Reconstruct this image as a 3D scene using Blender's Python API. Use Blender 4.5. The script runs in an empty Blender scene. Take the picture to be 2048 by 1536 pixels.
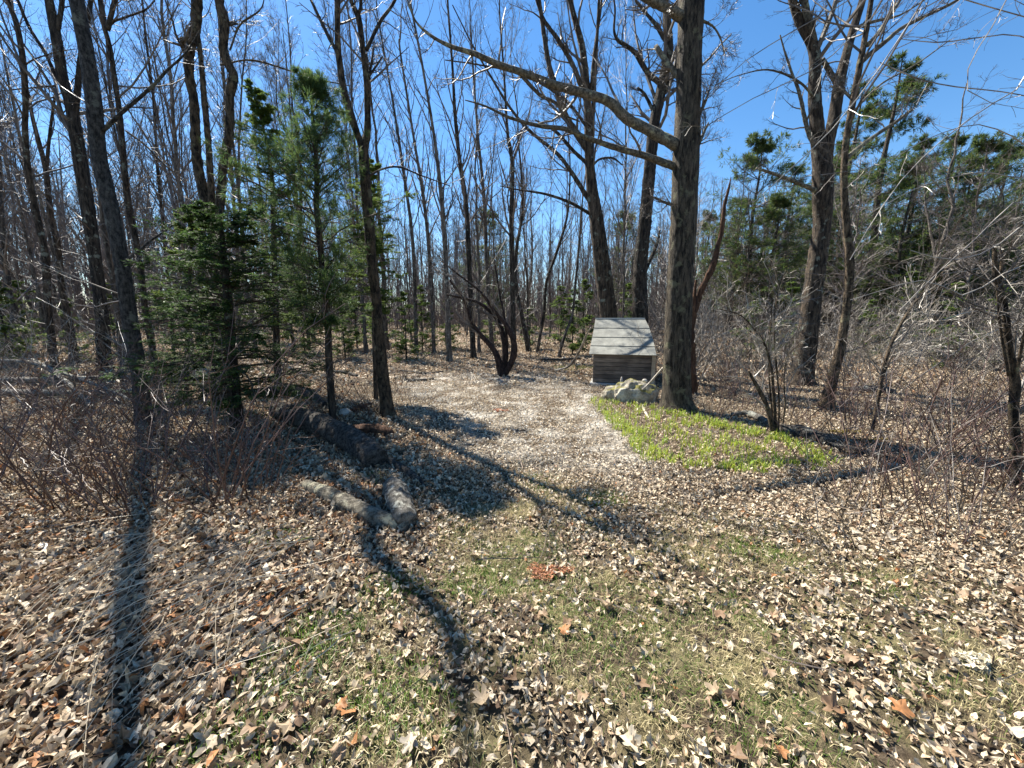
import bpy, math, numpy as np
from mathutils import Vector

# ------------------------------------------------------------------ camera, light
scene = bpy.context.scene
col = scene.collection
F = 770.0                      # focal length in pixels of the 2048 px wide frame
PITCH = math.radians(9.4)
H = 1.55
cam_d = bpy.data.cameras.new("camera")
cam = bpy.data.objects.new("camera", cam_d)
col.objects.link(cam)
cam.location = (0, 0, H)
cam.rotation_euler = (math.radians(90) - PITCH, 0, 0)
cam_d.sensor_width = 36.0
cam_d.lens = 36.0 * F / 2048.0
cam_d.clip_start = 0.05
cam_d.clip_end = 2000
scene.camera = cam

SUN_AZ = math.radians(-42.8)   # left of the view direction
SUN_EL = math.radians(53.0)
world = bpy.data.worlds.new("World")
scene.world = world
world.use_nodes = True
wn = world.node_tree
wn.nodes.clear()
sky = wn.nodes.new("ShaderNodeTexSky")
sky.sky_type = 'NISHITA'
sky.sun_disc = False
sky.sun_elevation = SUN_EL
sky.sun_rotation = SUN_AZ % (2 * math.pi)
sky.air_density = 1.0
sky.dust_density = 0.1
sky.ozone_density = 1.6
bg = wn.nodes.new("ShaderNodeBackground")
bg.inputs[1].default_value = 0.07
wo = wn.nodes.new("ShaderNodeOutputWorld")
shs = wn.nodes.new('ShaderNodeHueSaturation')
shs.inputs['Hue'].default_value = 0.50
shs.inputs['Saturation'].default_value = 1.28
wn.links.new(sky.outputs[0], shs.inputs['Color'])
wn.links.new(shs.outputs[0], bg.inputs[0])
wn.links.new(bg.outputs[0], wo.inputs[0])
sd = bpy.data.lights.new("sun", 'SUN')
sd.energy = 4.8
sd.angle = math.radians(0.5)
sd.color = (1.0, 0.94, 0.84)
sun = bpy.data.objects.new("sun", sd)
col.objects.link(sun)
sdir = Vector((math.sin(SUN_AZ) * math.cos(SUN_EL), math.cos(SUN_AZ) * math.cos(SUN_EL), math.sin(SUN_EL)))
sun.rotation_euler = sdir.to_track_quat('Z', 'Y').to_euler()
sun.location = (-10, 10, 30)
vs = scene.view_settings
vs.view_transform = 'Standard'
try: vs.look = 'None'
except Exception: pass
vs.exposure = 1.55
vs.gamma = 1.0
vs.use_curve_mapping = False
scene.cycles.max_bounces = 5
scene.cycles.diffuse_bounces = 2
scene.cycles.glossy_bounces = 1
scene.cycles.transmission_bounces = 2
scene.cycles.transparent_max_bounces = 4

RNG = np.random.default_rng

# ------------------------------------------------------------------ helpers: geometry of the view and ground
cp, sp = math.cos(PITCH), math.sin(PITCH)
def ray(px, py):
    u = 768.0 - py
    return np.array([px - 1024.0, F * cp + u * sp, -F * sp + u * cp])
def hfun(x, y):
    x = np.asarray(x, float); y = np.asarray(y, float)
    r = np.clip((y - 12.0) / 10.0, 0, 1)
    h = 0.018 * np.maximum(y - 12.0, 0) * (1 + 0.35 * np.clip(-x / 20, -1, 1))
    h = h + r * (0.10 * np.sin(x * 0.45 + 1.3) * np.sin(y * 0.38 + 0.4) + 0.05 * np.sin(x * 1.3 + y * 0.9))
    h = h + 0.018 * np.sin(x * 1.9 + 0.7 * y) * np.sin(y * 1.6 + 0.3) + 0.008 * np.sin(x * 5.1 + 1.0) * np.sin(y * 4.7 + x)
    h = h + 0.22 * np.exp(-(((x + 2.9) / 1.6) ** 2 + ((y - 6.2) / 0.8) ** 2)) * 0.5
    return h
def P(px, py, Y):
    d = ray(px, py); t = Y / d[1]
    return np.array([0, 0, H]) + d * t, t
def G(px, py):
    d = ray(px, py); t = 0.0005
    z = 0.0
    for _ in range(25):
        tn = (z - H) / d[2]
        z = float(hfun(d[0] * tn, d[1] * tn)) if tn > 0 else 0
        z = 0.5 * z + 0.5 * float(hfun(d[0] * tn, d[1] * tn))
    t = (z - H) / d[2]
    return np.array([d[0] * t, d[1] * t, z]), t
def smooth(a, b, x):
    t = np.clip((x - a) / (b - a), 0, 1)
    return t * t * (3 - 2 * t)
def polymask(x, y, poly, soft):
    """1 inside a ground polygon, fading over `soft` metres either side of its edge"""
    x = np.asarray(x, float); y = np.asarray(y, float)
    inside = np.zeros(x.shape, bool); dist = np.full(x.shape, 1e9)
    n = len(poly)
    for i in range(n):
        ax, ay = poly[i][:2]; bx, by = poly[(i + 1) % n][:2]
        c = ((ay > y) != (by > y))
        xi = (bx - ax) * (y - ay) / ((by - ay) if by != ay else 1e-9) + ax
        inside ^= c & (x < xi)
        vx, vy = bx - ax, by - ay
        t = np.clip(((x - ax) * vx + (y - ay) * vy) / (vx * vx + vy * vy + 1e-9), 0, 1)
        dist = np.minimum(dist, np.hypot(x - ax - t * vx, y - ay - t * vy))
    sdist = np.where(inside, dist, -dist)
    return smooth(-soft, soft, sdist)
def gpoly(pts): return [G(*p)[0] for p in pts]
def vnoise(x, y, s, seed=0):
    """cheap smooth 2-D value noise 0..1"""
    x = np.asarray(x, float) * s + seed * 17.3; y = np.asarray(y, float) * s - seed * 9.1
    xi = np.floor(x).astype(int); yi = np.floor(y).astype(int)
    fx = x - xi; fy = y - yi; fx = fx * fx * (3 - 2 * fx); fy = fy * fy * (3 - 2 * fy)
    def hsh(a, b):
        n = (a * 374761393 + b * 668265263 + seed * 1442695) & 0x7fffffff
        n = ((n ^ (n >> 13)) * 1274126177) & 0x7fffffff
        return (n & 0xffff) / 65535.0
    return (hsh(xi, yi) * (1 - fx) + hsh(xi + 1, yi) * fx) * (1 - fy) + (hsh(xi, yi + 1) * (1 - fx) + hsh(xi + 1, yi + 1) * fx) * fy

gravel_poly = gpoly([(790, 752), (930, 745), (1090, 748), (1195, 775), (1200, 800), (1255, 870), (1310, 935), (1270, 965), (1100, 950), (960, 915), (860, 850), (800, 800)])
gravel2_poly = gpoly([(1180, 790), (1215, 830), (1300, 925), (1250, 930), (1180, 860), (1150, 800)])
lily_poly = gpoly([(1176, 798), (1240, 806), (1345, 818), (1450, 850), (1560, 872), (1650, 905), (1668, 935), (1500, 948), (1370, 938), (1290, 922), (1240, 872)])
lawn_poly = gpoly([(900, 985), (1060, 950), (1250, 1030), (1500, 1060), (1750, 1120), (2300, 1330), (2400, 1700), (600, 1700), (560, 1400), (700, 1180), (880, 1100)])
left_poly = gpoly([(-900, 700), (420, 700), (620, 760), (800, 830), (900, 880), (840, 1060), (600, 1330), (480, 1700), (-900, 1700)])

# ------------------------------------------------------------------ helpers: objects
def mk_mesh(name, V, quads=None, tris=None, mats=(), colors=None, smooth_sh=False, mat_idx=None):
    me = bpy.data.meshes.new(name)
    V = np.asarray(V, np.float32)
    me.vertices.add(len(V)); me.vertices.foreach_set("co", V.ravel())
    q = np.zeros((0, 4), np.int32) if quads is None else np.asarray(quads, np.int32)
    t = np.zeros((0, 3), np.int32) if tris is None else np.asarray(tris, np.int32)
    li = np.concatenate([q.ravel(), t.ravel()])
    tot = np.concatenate([np.full(len(q), 4), np.full(len(t), 3)]).astype(np.int32)
    st = np.concatenate([[0], np.cumsum(tot)[:-1]]).astype(np.int32) if len(tot) else tot
    me.loops.add(len(li)); me.loops.foreach_set("vertex_index", li)
    me.polygons.add(len(tot)); me.polygons.foreach_set("loop_start", st)
    try: me.polygons.foreach_set("loop_total", tot)
    except Exception: pass
    if mat_idx is not None: me.polygons.foreach_set("material_index", np.asarray(mat_idx, np.int32))
    me.polygons.foreach_set("use_smooth", np.full(len(tot), bool(smooth_sh)))
    if colors is not None:
        a = me.color_attributes.new("col", 'FLOAT_COLOR', 'POINT')
        c = np.ones((len(V), 4), np.float32); c[:, :3] = colors
        a.data.foreach_set("color", c.ravel())
    for m in mats: me.materials.append(m)
    me.update(calc_edges=True); me.validate()
    return me
def mkobj(name, me, parent=None, loc=None):
    o = bpy.data.objects.new(name, me); col.objects.link(o)
    if parent is not None: o.parent = parent
    if loc is not None: o.location = loc
    return o
def tag(o, label=None, cat=None, group=None, kind=None):
    if label: o["label"] = label
    if cat: o["category"] = cat
    if group: o["group"] = group
    if kind: o["kind"] = kind
    return o
def thing(name, label, cat, loc=(0, 0, 0), rz=0.0, group=None):
    o = bpy.data.objects.new(name, None); col.objects.link(o)
    o.location = loc; o.rotation_euler = (0, 0, rz); o.empty_display_size = 0.2
    return tag(o, label, cat, group)
def dup(root, loc, rz, sc=(1, 1, 1), label=None, group=None, tilt=(0, 0)):
    r = root.copy(); col.objects.link(r)
    r.location = loc; r.rotation_euler = (tilt[0], tilt[1], rz); r.scale = sc
    if label: r["label"] = label
    if group: r["group"] = group
    for ch in list(root.children):
        c = ch.copy(); col.objects.link(c); c.parent = r
        for g2 in ch.children:
            d = g2.copy(); col.objects.link(d); d.parent = c
    return r
class Acc:
    """collects vertices and faces"""
    def __init__(s): s.V = []; s.Q = []; s.T = []; s.C = []; s.n = 0
    def add(s, V, Q=None, T=None, C=None):
        V = np.asarray(V, float).reshape(-1, 3)
        if Q is not None and len(Q): s.Q.append(np.asarray(Q) + s.n)
        if T is not None and len(T): s.T.append(np.asarray(T) + s.n)
        if C is not None: s.C.append(np.broadcast_to(np.asarray(C, float), (len(V), 3)))
        s.V.append(V); s.n += len(V)
    def mesh(s, name, mats, sm=False, origin=(0, 0, 0)):
        V = np.concatenate(s.V) - np.asarray(origin)
        return mk_mesh(name, V, np.concatenate(s.Q) if s.Q else None, np.concatenate(s.T) if s.T else None, mats,
                       np.concatenate(s.C) if s.C else None, sm)

# ------------------------------------------------------------------ tubes and branching
def unit(v): return v / (np.linalg.norm(v, axis=-1, keepdims=True) + 1e-12)
def perp_frames(Pm):
    """Pm (N,K,3) -> two perpendicular unit vectors at every node"""
    T = np.gradient(Pm, axis=1); T = unit(T)
    mean = unit(Pm[:, -1] - Pm[:, 0])
    ref = np.where(np.abs(mean[:, 0:1]) > 0.8, np.array([[0., 1., 0.]]), np.array([[1., 0., 0.]]))
    ref = np.repeat(ref[:, None, :], Pm.shape[1], 1)
    A = unit(np.cross(T, ref)); B = np.cross(T, A)
    return T, A, B
def tubes(acc, Pm, R, S=3, C=None, rough=None, cap=False):
    Pm = np.asarray(Pm, float); R = np.asarray(R, float)
    N, K, _ = Pm.shape
    T, A, B = perp_frames(Pm)
    th = np.arange(S) * 2 * math.pi / S
    rr = R[:, :, None] * np.ones(S)
    if rough is not None: rr = rr * rough(N, K, S)
    V = Pm[:, :, None, :] + rr[..., None] * (np.cos(th)[None, None, :, None] * A[:, :, None, :] + np.sin(th)[None, None, :, None] * B[:, :, None, :])
    idx = np.arange(N * K * S).reshape(N, K, S)
    a = idx[:, :-1, :]; b = np.roll(a, -1, 2); d = idx[:, 1:, :]; c = np.roll(d, -1, 2)
    Q = np.stack([a, b, c, d], -1).reshape(-1, 4)
    V = V.reshape(-1, 3)
    T3 = None
    if cap:
        ends = Pm[:, [0, -1], :].reshape(-1, 3); e0 = len(V)
        V = np.concatenate([V, ends]); T3 = []
        for n in range(N):
            for s in range(S):
                T3.append([e0 + 2 * n, idx[n, 0, (s + 1) % S], idx[n, 0, s]])
                T3.append([e0 + 2 * n + 1, idx[n, -1, s], idx[n, -1, (s + 1) % S]])
    acc.add(V, Q, T3, C)
def resample(pts, rad, n):
    """smooth resample of a polyline (Catmull-Rom) to n points"""
    pts = np.asarray(pts, float); rad = np.asarray(rad, float)
    if len(pts) == 2:
        s = np.linspace(0, 1, n)[:, None]
        return pts[0] * (1 - s) + pts[1] * s, np.interp(s[:, 0], [0, 1], rad)
    d = np.r_[0, np.cumsum(np.linalg.norm(np.diff(pts, axis=0), axis=1))]
    s = np.linspace(0, d[-1], n)
    i = np.clip(np.searchsorted(d, s, 'right') - 1, 0, len(pts) - 2)
    t = ((s - d[i]) / (d[i + 1] - d[i] + 1e-9))[:, None]
    ext = np.vstack([2 * pts[0] - pts[1], pts, 2 * pts[-1] - pts[-2]])
    p0, p1, p2, p3 = ext[i], ext[i + 1], ext[i + 2], ext[i + 3]
    out = 0.5 * (2 * p1 + (p2 - p0) * t + (2 * p0 - 5 * p1 + 4 * p2 - p3) * t ** 2 + (3 * p1 - p0 - 3 * p2 + p3) * t ** 3)
    return out, np.interp(s, d, rad)
def spawn(Pm, R, n, t0, t1, ang, lenf, K, up, wig, rr, rng, rmin=0.002, lmin=0.0, lmax=99, taper=0.25):
    """n children on every parent; returns their polylines and radii"""
    N, Kp, _ = Pm.shape
    pi = np.repeat(np.arange(N), n); M = len(pi)
    t = rng.uniform(t0, t1, M) * (Kp - 1)
    i = np.clip(t.astype(int), 0, Kp - 2); f = (t - i)[:, None]
    pos = Pm[pi, i] * (1 - f) + Pm[pi, i + 1] * f
    rad = R[pi, i] * (1 - f[:, 0]) + R[pi, i + 1] * f[:, 0]
    tan = unit(Pm[pi, i + 1] - Pm[pi, i])
    rnd = rng.normal(size=(M, 3))
    per = unit(rnd - tan * np.sum(rnd * tan, 1, keepdims=True))
    a = np.radians(rng.normal(ang, ang * 0.22, M))[:, None]
    d = unit(tan * np.cos(a) + per * np.sin(a))
    plen = np.linalg.norm(np.diff(Pm, axis=1), axis=2).sum(1)[pi]
    L = np.clip(plen * lenf * (1.15 - 0.75 * (t / (Kp - 1))) * rng.uniform(0.45, 1.2, M), lmin, lmax)
    r0 = np.maximum(rad * rr, rmin)
    out = np.zeros((M, K, 3)); out[:, 0] = pos
    cur = pos.copy()
    for k in range(1, K):
        d = unit(d + wig * rng.normal(size=(M, 3)) + np.array([0, 0, up]))
        cur = cur + d * (L / (K - 1))[:, None]
        out[:, k] = cur
    s = np.linspace(1, taper, K)[None, :]
    return out, np.maximum(r0[:, None] * s, rmin * 0.7)

# ------------------------------------------------------------------ materials
def new_mat(name):
    m = bpy.data.materials.new(name); m.use_nodes = True
    nt = m.node_tree; nt.nodes.clear()
    return m, nt, nt.nodes.new
def bark_mat(name, dark, light, scale=14.0, stretch=0.22, bump=0.6, lichen=0.0, lichen_col=(0.32, 0.34, 0.27), rough=0.85, dist=0.02):
    m, nt, N = new_mat(name); L = nt.links.new
    tc = N("ShaderNodeTexCoord"); mp = N("ShaderNodeMapping"); mp.inputs['Scale'].default_value = (1, 1, stretch)
    L(tc.outputs['Object'], mp.inputs[0])
    n1 = N("ShaderNodeTexNoise"); n1.inputs['Scale'].default_value = scale; n1.inputs['Detail'].default_value = 8; n1.inputs['Roughness'].default_value = 0.7
    L(mp.outputs[0], n1.inputs['Vector'])
    vo = N("ShaderNodeTexVoronoi"); vo.feature = 'DISTANCE_TO_EDGE'; vo.inputs['Scale'].default_value = scale * 1.6
    mixv = N("ShaderNodeMixRGB"); mixv.blend_type = 'ADD'; mixv.inputs[0].default_value = 0.25
    L(mp.outputs[0], mixv.inputs[1]); L(n1.outputs['Color'], mixv.inputs[2]); L(mixv.outputs[0], vo.inputs['Vector'])
    cr = N("ShaderNodeValToRGB")
    cr.color_ramp.elements[0].position = 0.40; cr.color_ramp.elements[0].color = (*dark, 1)
    cr.color_ramp.elements[1].position = 0.62; cr.color_ramp.elements[1].color = (*light, 1)
    L(n1.outputs['Fac'], cr.inputs[0])
    # cracks
    ck = N("ShaderNodeMapRange"); ck.inputs['From Max'].default_value = 0.12; ck.inputs['To Min'].default_value = 0.45
    L(vo.outputs['Distance'], ck.inputs['Value'])
    mu = N("ShaderNodeMixRGB"); mu.blend_type = 'MULTIPLY'; mu.inputs[0].default_value = 0.8
    L(cr.outputs[0], mu.inputs[1]); L(ck.outputs[0], mu.inputs[2])
    colout = mu.outputs[0]
    if lichen > 0:
        n2 = N("ShaderNodeTexNoise"); n2.inputs['Scale'].default_value = 5.5; n2.inputs['Detail'].default_value = 7; n2.inputs['Roughness'].default_value = 0.65
        L(tc.outputs['Object'], n2.inputs['Vector'])
        c2 = N("ShaderNodeValToRGB"); c2.color_ramp.elements[0].position = 0.62 - 0.14 * lichen; c2.color_ramp.elements[1].position = 0.68 - 0.12 * lichen
        L(n2.outputs['Fac'], c2.inputs[0])
        mx = N("ShaderNodeMixRGB"); L(c2.outputs[0], mx.inputs[0]); L(colout, mx.inputs[1]); mx.inputs[2].default_value = (*lichen_col, 1)
        colout = mx.outputs[0]
    oi = N("ShaderNodeObjectInfo"); hs = N("ShaderNodeHueSaturation")
    mr = N("ShaderNodeMapRange"); mr.inputs['To Min'].default_value = 0.75; mr.inputs['To Max'].default_value = 1.3
    L(oi.outputs['Random'], mr.inputs['Value']); L(mr.outputs[0], hs.inputs['Value']); L(colout, hs.inputs['Color'])
    b = N("ShaderNodeBsdfPrincipled"); b.inputs['Roughness'].default_value = rough
    b.inputs['Specular IOR Level'].default_value = 0.3
    L(hs.outputs[0], b.inputs['Base Color'])
    if bump > 0:
        hm = N("ShaderNodeMath"); hm.operation = 'ADD'
        L(n1.outputs['Fac'], hm.inputs[0]); L(ck.outputs[0], hm.inputs[1])
        bp = N("ShaderNodeBump"); bp.inputs['Strength'].default_value = bump; bp.inputs['Distance'].default_value = dist
        L(hm.outputs[0], bp.inputs['Height']); L(bp.outputs[0], b.inputs['Normal'])
    o = N("ShaderNodeOutputMaterial"); L(b.outputs[0], o.inputs[0])
    return m
def twig_mat(name, c1, c2, rough=0.55, spec=0.5, scale=3.0):
    m, nt, N = new_mat(name); L = nt.links.new
    tc = N("ShaderNodeTexCoord"); n1 = N("ShaderNodeTexNoise"); n1.inputs['Scale'].default_value = scale; n1.inputs['Detail'].default_value = 4
    L(tc.outputs['Object'], n1.inputs['Vector'])
    cr = N("ShaderNodeValToRGB"); cr.color_ramp.elements[0].position = 0.35; cr.color_ramp.elements[1].position = 0.65
    cr.color_ramp.elements[0].color = (*c1, 1); cr.color_ramp.elements[1].color = (*c2, 1)
    L(n1.outputs['Fac'], cr.inputs[0])
    b = N("ShaderNodeBsdfPrincipled"); b.inputs['Roughness'].default_value = rough; b.inputs['Specular IOR Level'].default_value = spec
    L(cr.outputs[0], b.inputs['Base Color'])
    o = N("ShaderNodeOutputMaterial"); L(b.outputs[0], o.inputs[0])
    return m
def attr_mat(name, rough=0.7, transl=0.25, spec=0.3, noise=0.0, nscale=60):
    m, nt, N = new_mat(name); L = nt.links.new
    at = N("ShaderNodeAttribute"); at.attribute_name = "col"
    src = at.outputs['Color']
    if noise > 0:
        tc = N("ShaderNodeTexCoord"); n1 = N("ShaderNodeTexNoise"); n1.inputs['Scale'].default_value = nscale; n1.inputs['Detail'].default_value = 3
        L(tc.outputs['Object'], n1.inputs['Vector'])
        mr = N("ShaderNodeMapRange"); mr.inputs['From Min'].default_value = 0.3; mr.inputs['From Max'].default_value = 0.7
        mr.inputs['To Min'].default_value = 1 - noise; mr.inputs['To Max'].default_value = 1 + noise
        hs = N("ShaderNodeHueSaturation"); L(n1.outputs['Fac'], mr.inputs['Value']); L(mr.outputs[0], hs.inputs['Value']); L(src, hs.inputs['Color'])
        src = hs.outputs[0]
    b = N("ShaderNodeBsdfPrincipled"); b.inputs['Roughness'].default_value = rough; b.inputs['Specular IOR Level'].default_value = spec
    L(src, b.inputs['Base Color'])
    o = N("ShaderNodeOutputMaterial")
    if transl > 0:
        t = N("ShaderNodeBsdfTranslucent"); L(src, t.inputs['Color'])
        mx = N("ShaderNodeMixShader"); mx.inputs[0].default_value = transl
        L(b.outputs[0], mx.inputs[1]); L(t.outputs[0], mx.inputs[2]); L(mx.outputs[0], o.inputs[0])
    else: L(b.outputs[0], o.inputs[0])
    return m

M_bark_dark = bark_mat("bark_dark", (0.014, 0.011, 0.009), (0.15, 0.12, 0.09), 20, 0.16, 1.0, 0.2, dist=0.05)
M_bark_big = bark_mat("bark_furrowed", (0.02, 0.016, 0.012), (0.25, 0.205, 0.145), 24, 0.18, 1.0, 0.45, (0.27, 0.26, 0.16), dist=0.05)
M_bark_grey = bark_mat("bark_grey", (0.025, 0.024, 0.022), (0.17, 0.16, 0.145), 26, 0.45, 1.0, 0.35, (0.22, 0.23, 0.19), dist=0.025)
M_bark_brown = bark_mat("bark_brown", (0.022, 0.016, 0.012), (0.20, 0.15, 0.105), 19, 0.2, 1.0, 0.3, dist=0.05)
M_bark_shaggy = bark_mat("bark_shaggy", (0.018, 0.013, 0.008), (0.28, 0.205, 0.13), 22, 0.35, 1.0, 0.3, (0.30, 0.27, 0.16), dist=0.06)
M_bark_far = bark_mat("bark_forest", (0.035, 0.029, 0.024), (0.18, 0.155, 0.13), 11, 0.3, 0.5, 0.3, (0.25, 0.25, 0.21), dist=0.05)
M_limb = bark_mat("bark_limb", (0.05, 0.045, 0.036), (0.24, 0.22, 0.17), 26, 0.8, 0.6, 0.4, (0.30, 0.30, 0.20), dist=0.01)
M_rotten = bark_mat("wood_rotten_red", (0.07, 0.035, 0.022), (0.24, 0.125, 0.07), 20, 0.12, 1.0, 0, dist=0.03)
M_log_pale = bark_mat("log_pale", (0.10, 0.085, 0.06), (0.42, 0.37, 0.28), 22, 1.0, 0.8, 0.4, (0.5, 0.47, 0.33), dist=0.02)
M_log_dark = bark_mat("log_dark", (0.03, 0.024, 0.02), (0.26, 0.235, 0.20), 24, 1.0, 1.0, 0.25, (0.30, 0.31, 0.28), dist=0.04)
M_log_birch = bark_mat("log_grey", (0.06, 0.055, 0.045), (0.32, 0.295, 0.25), 22, 1.0, 0.6, 0.3, (0.45, 0.45, 0.38), dist=0.02)
M_deadwood = bark_mat("wood_bare_pale", (0.28, 0.25, 0.2), (0.55, 0.5, 0.42), 30, 0.3, 0.4, 0)
M_twig = twig_mat("twig_grey", (0.045, 0.037, 0.030), (0.16, 0.135, 0.115))
M_twig_far = twig_mat("twig_far", (0.07, 0.057, 0.05), (0.17, 0.14, 0.125))
M_twig_pale = twig_mat("twig_pale", (0.09, 0.075, 0.06), (0.40, 0.35, 0.28), 0.4, 0.6, 5.0)
M_twig_red = twig_mat("twig_reddish", (0.045, 0.024, 0.020), (0.12, 0.07, 0.055), 0.5)
M_needle = attr_mat("needles", 0.6, 0.5, 0.25)
M_leaf = attr_mat("dead_leaf", 0.6, 0.15, 0.35, 0.25, 70)
M_blade = attr_mat("blade", 0.5, 0.4, 0.4)
M_stem = attr_mat("straw", 0.5, 0.1, 0.5)

# ------------------------------------------------------------------ ground
def ground():
    def axis(lo, hi, fine_lo, fine_hi, step, grow):
        a = list(np.arange(fine_lo, fine_hi, step)); s = step; v = a[-1]
        while v < hi: s *= grow; v += s; a.append(v)
        s = step; v = a[0]
        while v > lo: s *= grow; v -= s; a.insert(0, v)
        return np.array(a)
    xs = axis(-400, 400, -8, 8, 0.075, 1.05); ys = axis(-60, 500, 0.3, 11, 0.075, 1.05)
    X, Y = np.meshgrid(xs, ys)
    Z = hfun(X, Y) + (vnoise(X, Y, 7, 3) - 0.5) * 0.02 * (Y < 20)
    Z = np.where(np.hypot(X, Y) > 150, 2.2 + 0 * Z, Z)
    n, m = X.shape
    idx = np.arange(n * m).reshape(n, m)
    Q = np.stack([idx[:-1, :-1], idx[:-1, 1:], idx[1:, 1:], idx[1:, :-1]], -1).reshape(-1, 4)
    gr = polymask(X, Y, gravel_poly, 0.45).ravel(); lw = polymask(X, Y, lawn_poly, 0.5).ravel()
    C = np.stack([gr, lw, polymask(X, Y, gravel2_poly, 0.25).ravel()], -1)
    m_, nt, N = new_mat("forest_floor"); L = nt.links.new
    at = N("ShaderNodeAttribute"); at.attribute_name = "col"; sep = N("ShaderNodeSeparateColor"); L(at.outputs[0], sep.inputs[0])
    tc = N("ShaderNodeTexCoord")
    n1 = N("ShaderNodeTexNoise"); n1.inputs['Scale'].default_value = 16; n1.inputs['Detail'].default_value = 9; n1.inputs['Roughness'].default_value = 0.75
    L(tc.outputs['Object'], n1.inputs[0])
    vo = N("ShaderNodeTexVoronoi"); vo.inputs['Scale'].default_value = 15; vo.inputs['Randomness'].default_value = 1
    L(tc.outputs['Object'], vo.inputs[0])
    cr = N("ShaderNodeValToRGB"); e = cr.color_ramp.elements
    e[0].position = 0.0; e[0].color = (0.05, 0.036, 0.024, 1); e[1].position = 1.0; e[1].color = (0.42, 0.34, 0.25, 1)
    k = e.new(0.42); k.color = (0.15, 0.11, 0.075, 1); k = e.new(0.7); k.color = (0.32, 0.24, 0.165, 1)
    sc_ = N("ShaderNodeSeparateColor"); L(vo.outputs['Color'], sc_.inputs[0]); L(sc_.outputs[0], cr.inputs[0])
    soil = N("ShaderNodeValToRGB"); e = soil.color_ramp.elements
    e[0].position = 0.35; e[0].color = (0.05, 0.036, 0.024, 1); e[1].position = 0.65; e[1].color = (0.20, 0.155, 0.105, 1)
    L(n1.outputs['Fac'], soil.inputs[0])
    # near ground is soil under real leaves, farther off the litter colour
    sx = N("ShaderNodeSeparateXYZ"); L(tc.outputs['Object'], sx.inputs[0])
    fr = N("ShaderNodeMapRange"); fr.inputs['From Min'].default_value = 7; fr.inputs['From Max'].default_value = 13; L(sx.outputs[1], fr.inputs['Value'])
    m1 = N("ShaderNodeMixRGB"); L(fr.outputs[0], m1.inputs[0]); L(soil.outputs[0], m1.inputs[1]); L(cr.outputs[0], m1.inputs[2])
    # gravel
    vg = N("ShaderNodeTexVoronoi"); vg.inputs['Scale'].default_value = 42; L(tc.outputs['Object'], vg.inputs[0])
    sg = N("ShaderNodeSeparateColor"); L(vg.outputs['Color'], sg.inputs[0])
    cg = N("ShaderNodeValToRGB"); e = cg.color_ramp.elements
    e[0].color = (0.34, 0.31, 0.26, 1); e[1].color = (0.64, 0.60, 0.52, 1); L(sg.outputs[0], cg.inputs[0])
    nb = N("ShaderNodeTexNoise"); nb.inputs['Scale'].default_value = 2.2; nb.inputs['Detail'].default_value = 6; L(tc.outputs['Object'], nb.inputs[0])
    ma = N("ShaderNodeMath"); ma.operation = 'MULTIPLY_ADD'; ma.inputs[1].default_value = 3.0; ma.inputs[2].default_value = -1.35; L(nb.outputs['Fac'], ma.inputs[0])
    mm = N("ShaderNodeMath"); mm.operation = 'MULTIPLY'; mm.use_clamp = True; L(ma.outputs[0], mm.inputs[0])
    mg = N("ShaderNodeMath"); mg.operation = 'MULTIPLY'; mg.inputs[1].default_value = 1.5; L(sep.outputs[0], mg.inputs[0]); L(mg.outputs[0], mm.inputs[1])
    mw = N('ShaderNodeMath'); mw.operation = 'MULTIPLY_ADD'; mw.use_clamp = True; L(sep.outputs[2], mw.inputs[0]); mw.inputs[1].default_value = .35; L(mm.outputs[0], mw.inputs[2])
    m2 = N("ShaderNodeMixRGB"); L(mw.outputs[0], m2.inputs[0]); L(m1.outputs[0], m2.inputs[1]); L(cg.outputs[0], m2.inputs[2])
    # turf between the leaves
    gn = N("ShaderNodeTexNoise"); gn.inputs['Scale'].default_value = 3.1; gn.inputs['Detail'].default_value = 6; L(tc.outputs['Object'], gn.inputs[0])
    gm = N("ShaderNodeMapRange"); gm.inputs['From Min'].default_value = 0.45; gm.inputs['From Max'].default_value = 0.62; L(gn.outputs['Fac'], gm.inputs['Value'])
    g3 = N("ShaderNodeMath"); g3.operation = 'MULTIPLY'; L(gm.outputs[0], g3.inputs[0]); L(sep.outputs[1], g3.inputs[1])
    g4 = N("ShaderNodeMath"); g4.operation = 'MULTIPLY'; g4.inputs[1].default_value = 0.7; L(g3.outputs[0], g4.inputs[0])
    m3 = N("ShaderNodeMixRGB"); L(g4.outputs[0], m3.inputs[0]); L(m2.outputs[0], m3.inputs[1]); m3.inputs[2].default_value = (0.27, 0.24, 0.12, 1)
    b = N("ShaderNodeBsdfPrincipled"); b.inputs['Roughness'].default_value = 0.9; b.inputs['Specular IOR Level'].default_value = 0.1
    L(m3.outputs[0], b.inputs['Base Color'])
    bp = N("ShaderNodeBump"); bp.inputs['Strength'].default_value = 1.0; bp.inputs['Distance'].default_value = 0.06
    ad = N("ShaderNodeMath"); ad.operation = 'ADD'; L(n1.outputs['Fac'], ad.inputs[0]); L(vo.outputs['Distance'], ad.inputs[1])
    L(ad.outputs[0], bp.inputs['Height']); L(bp.outputs[0], b.inputs['Normal'])
    o = N("ShaderNodeOutputMaterial"); L(b.outputs[0], o.inputs[0])
    g = mkobj("ground", mk_mesh("ground", np.stack([X.ravel(), Y.ravel(), Z.ravel()], -1), Q, None, [m_], C, True))
    tag(g, kind="structure")
ground()

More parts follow.
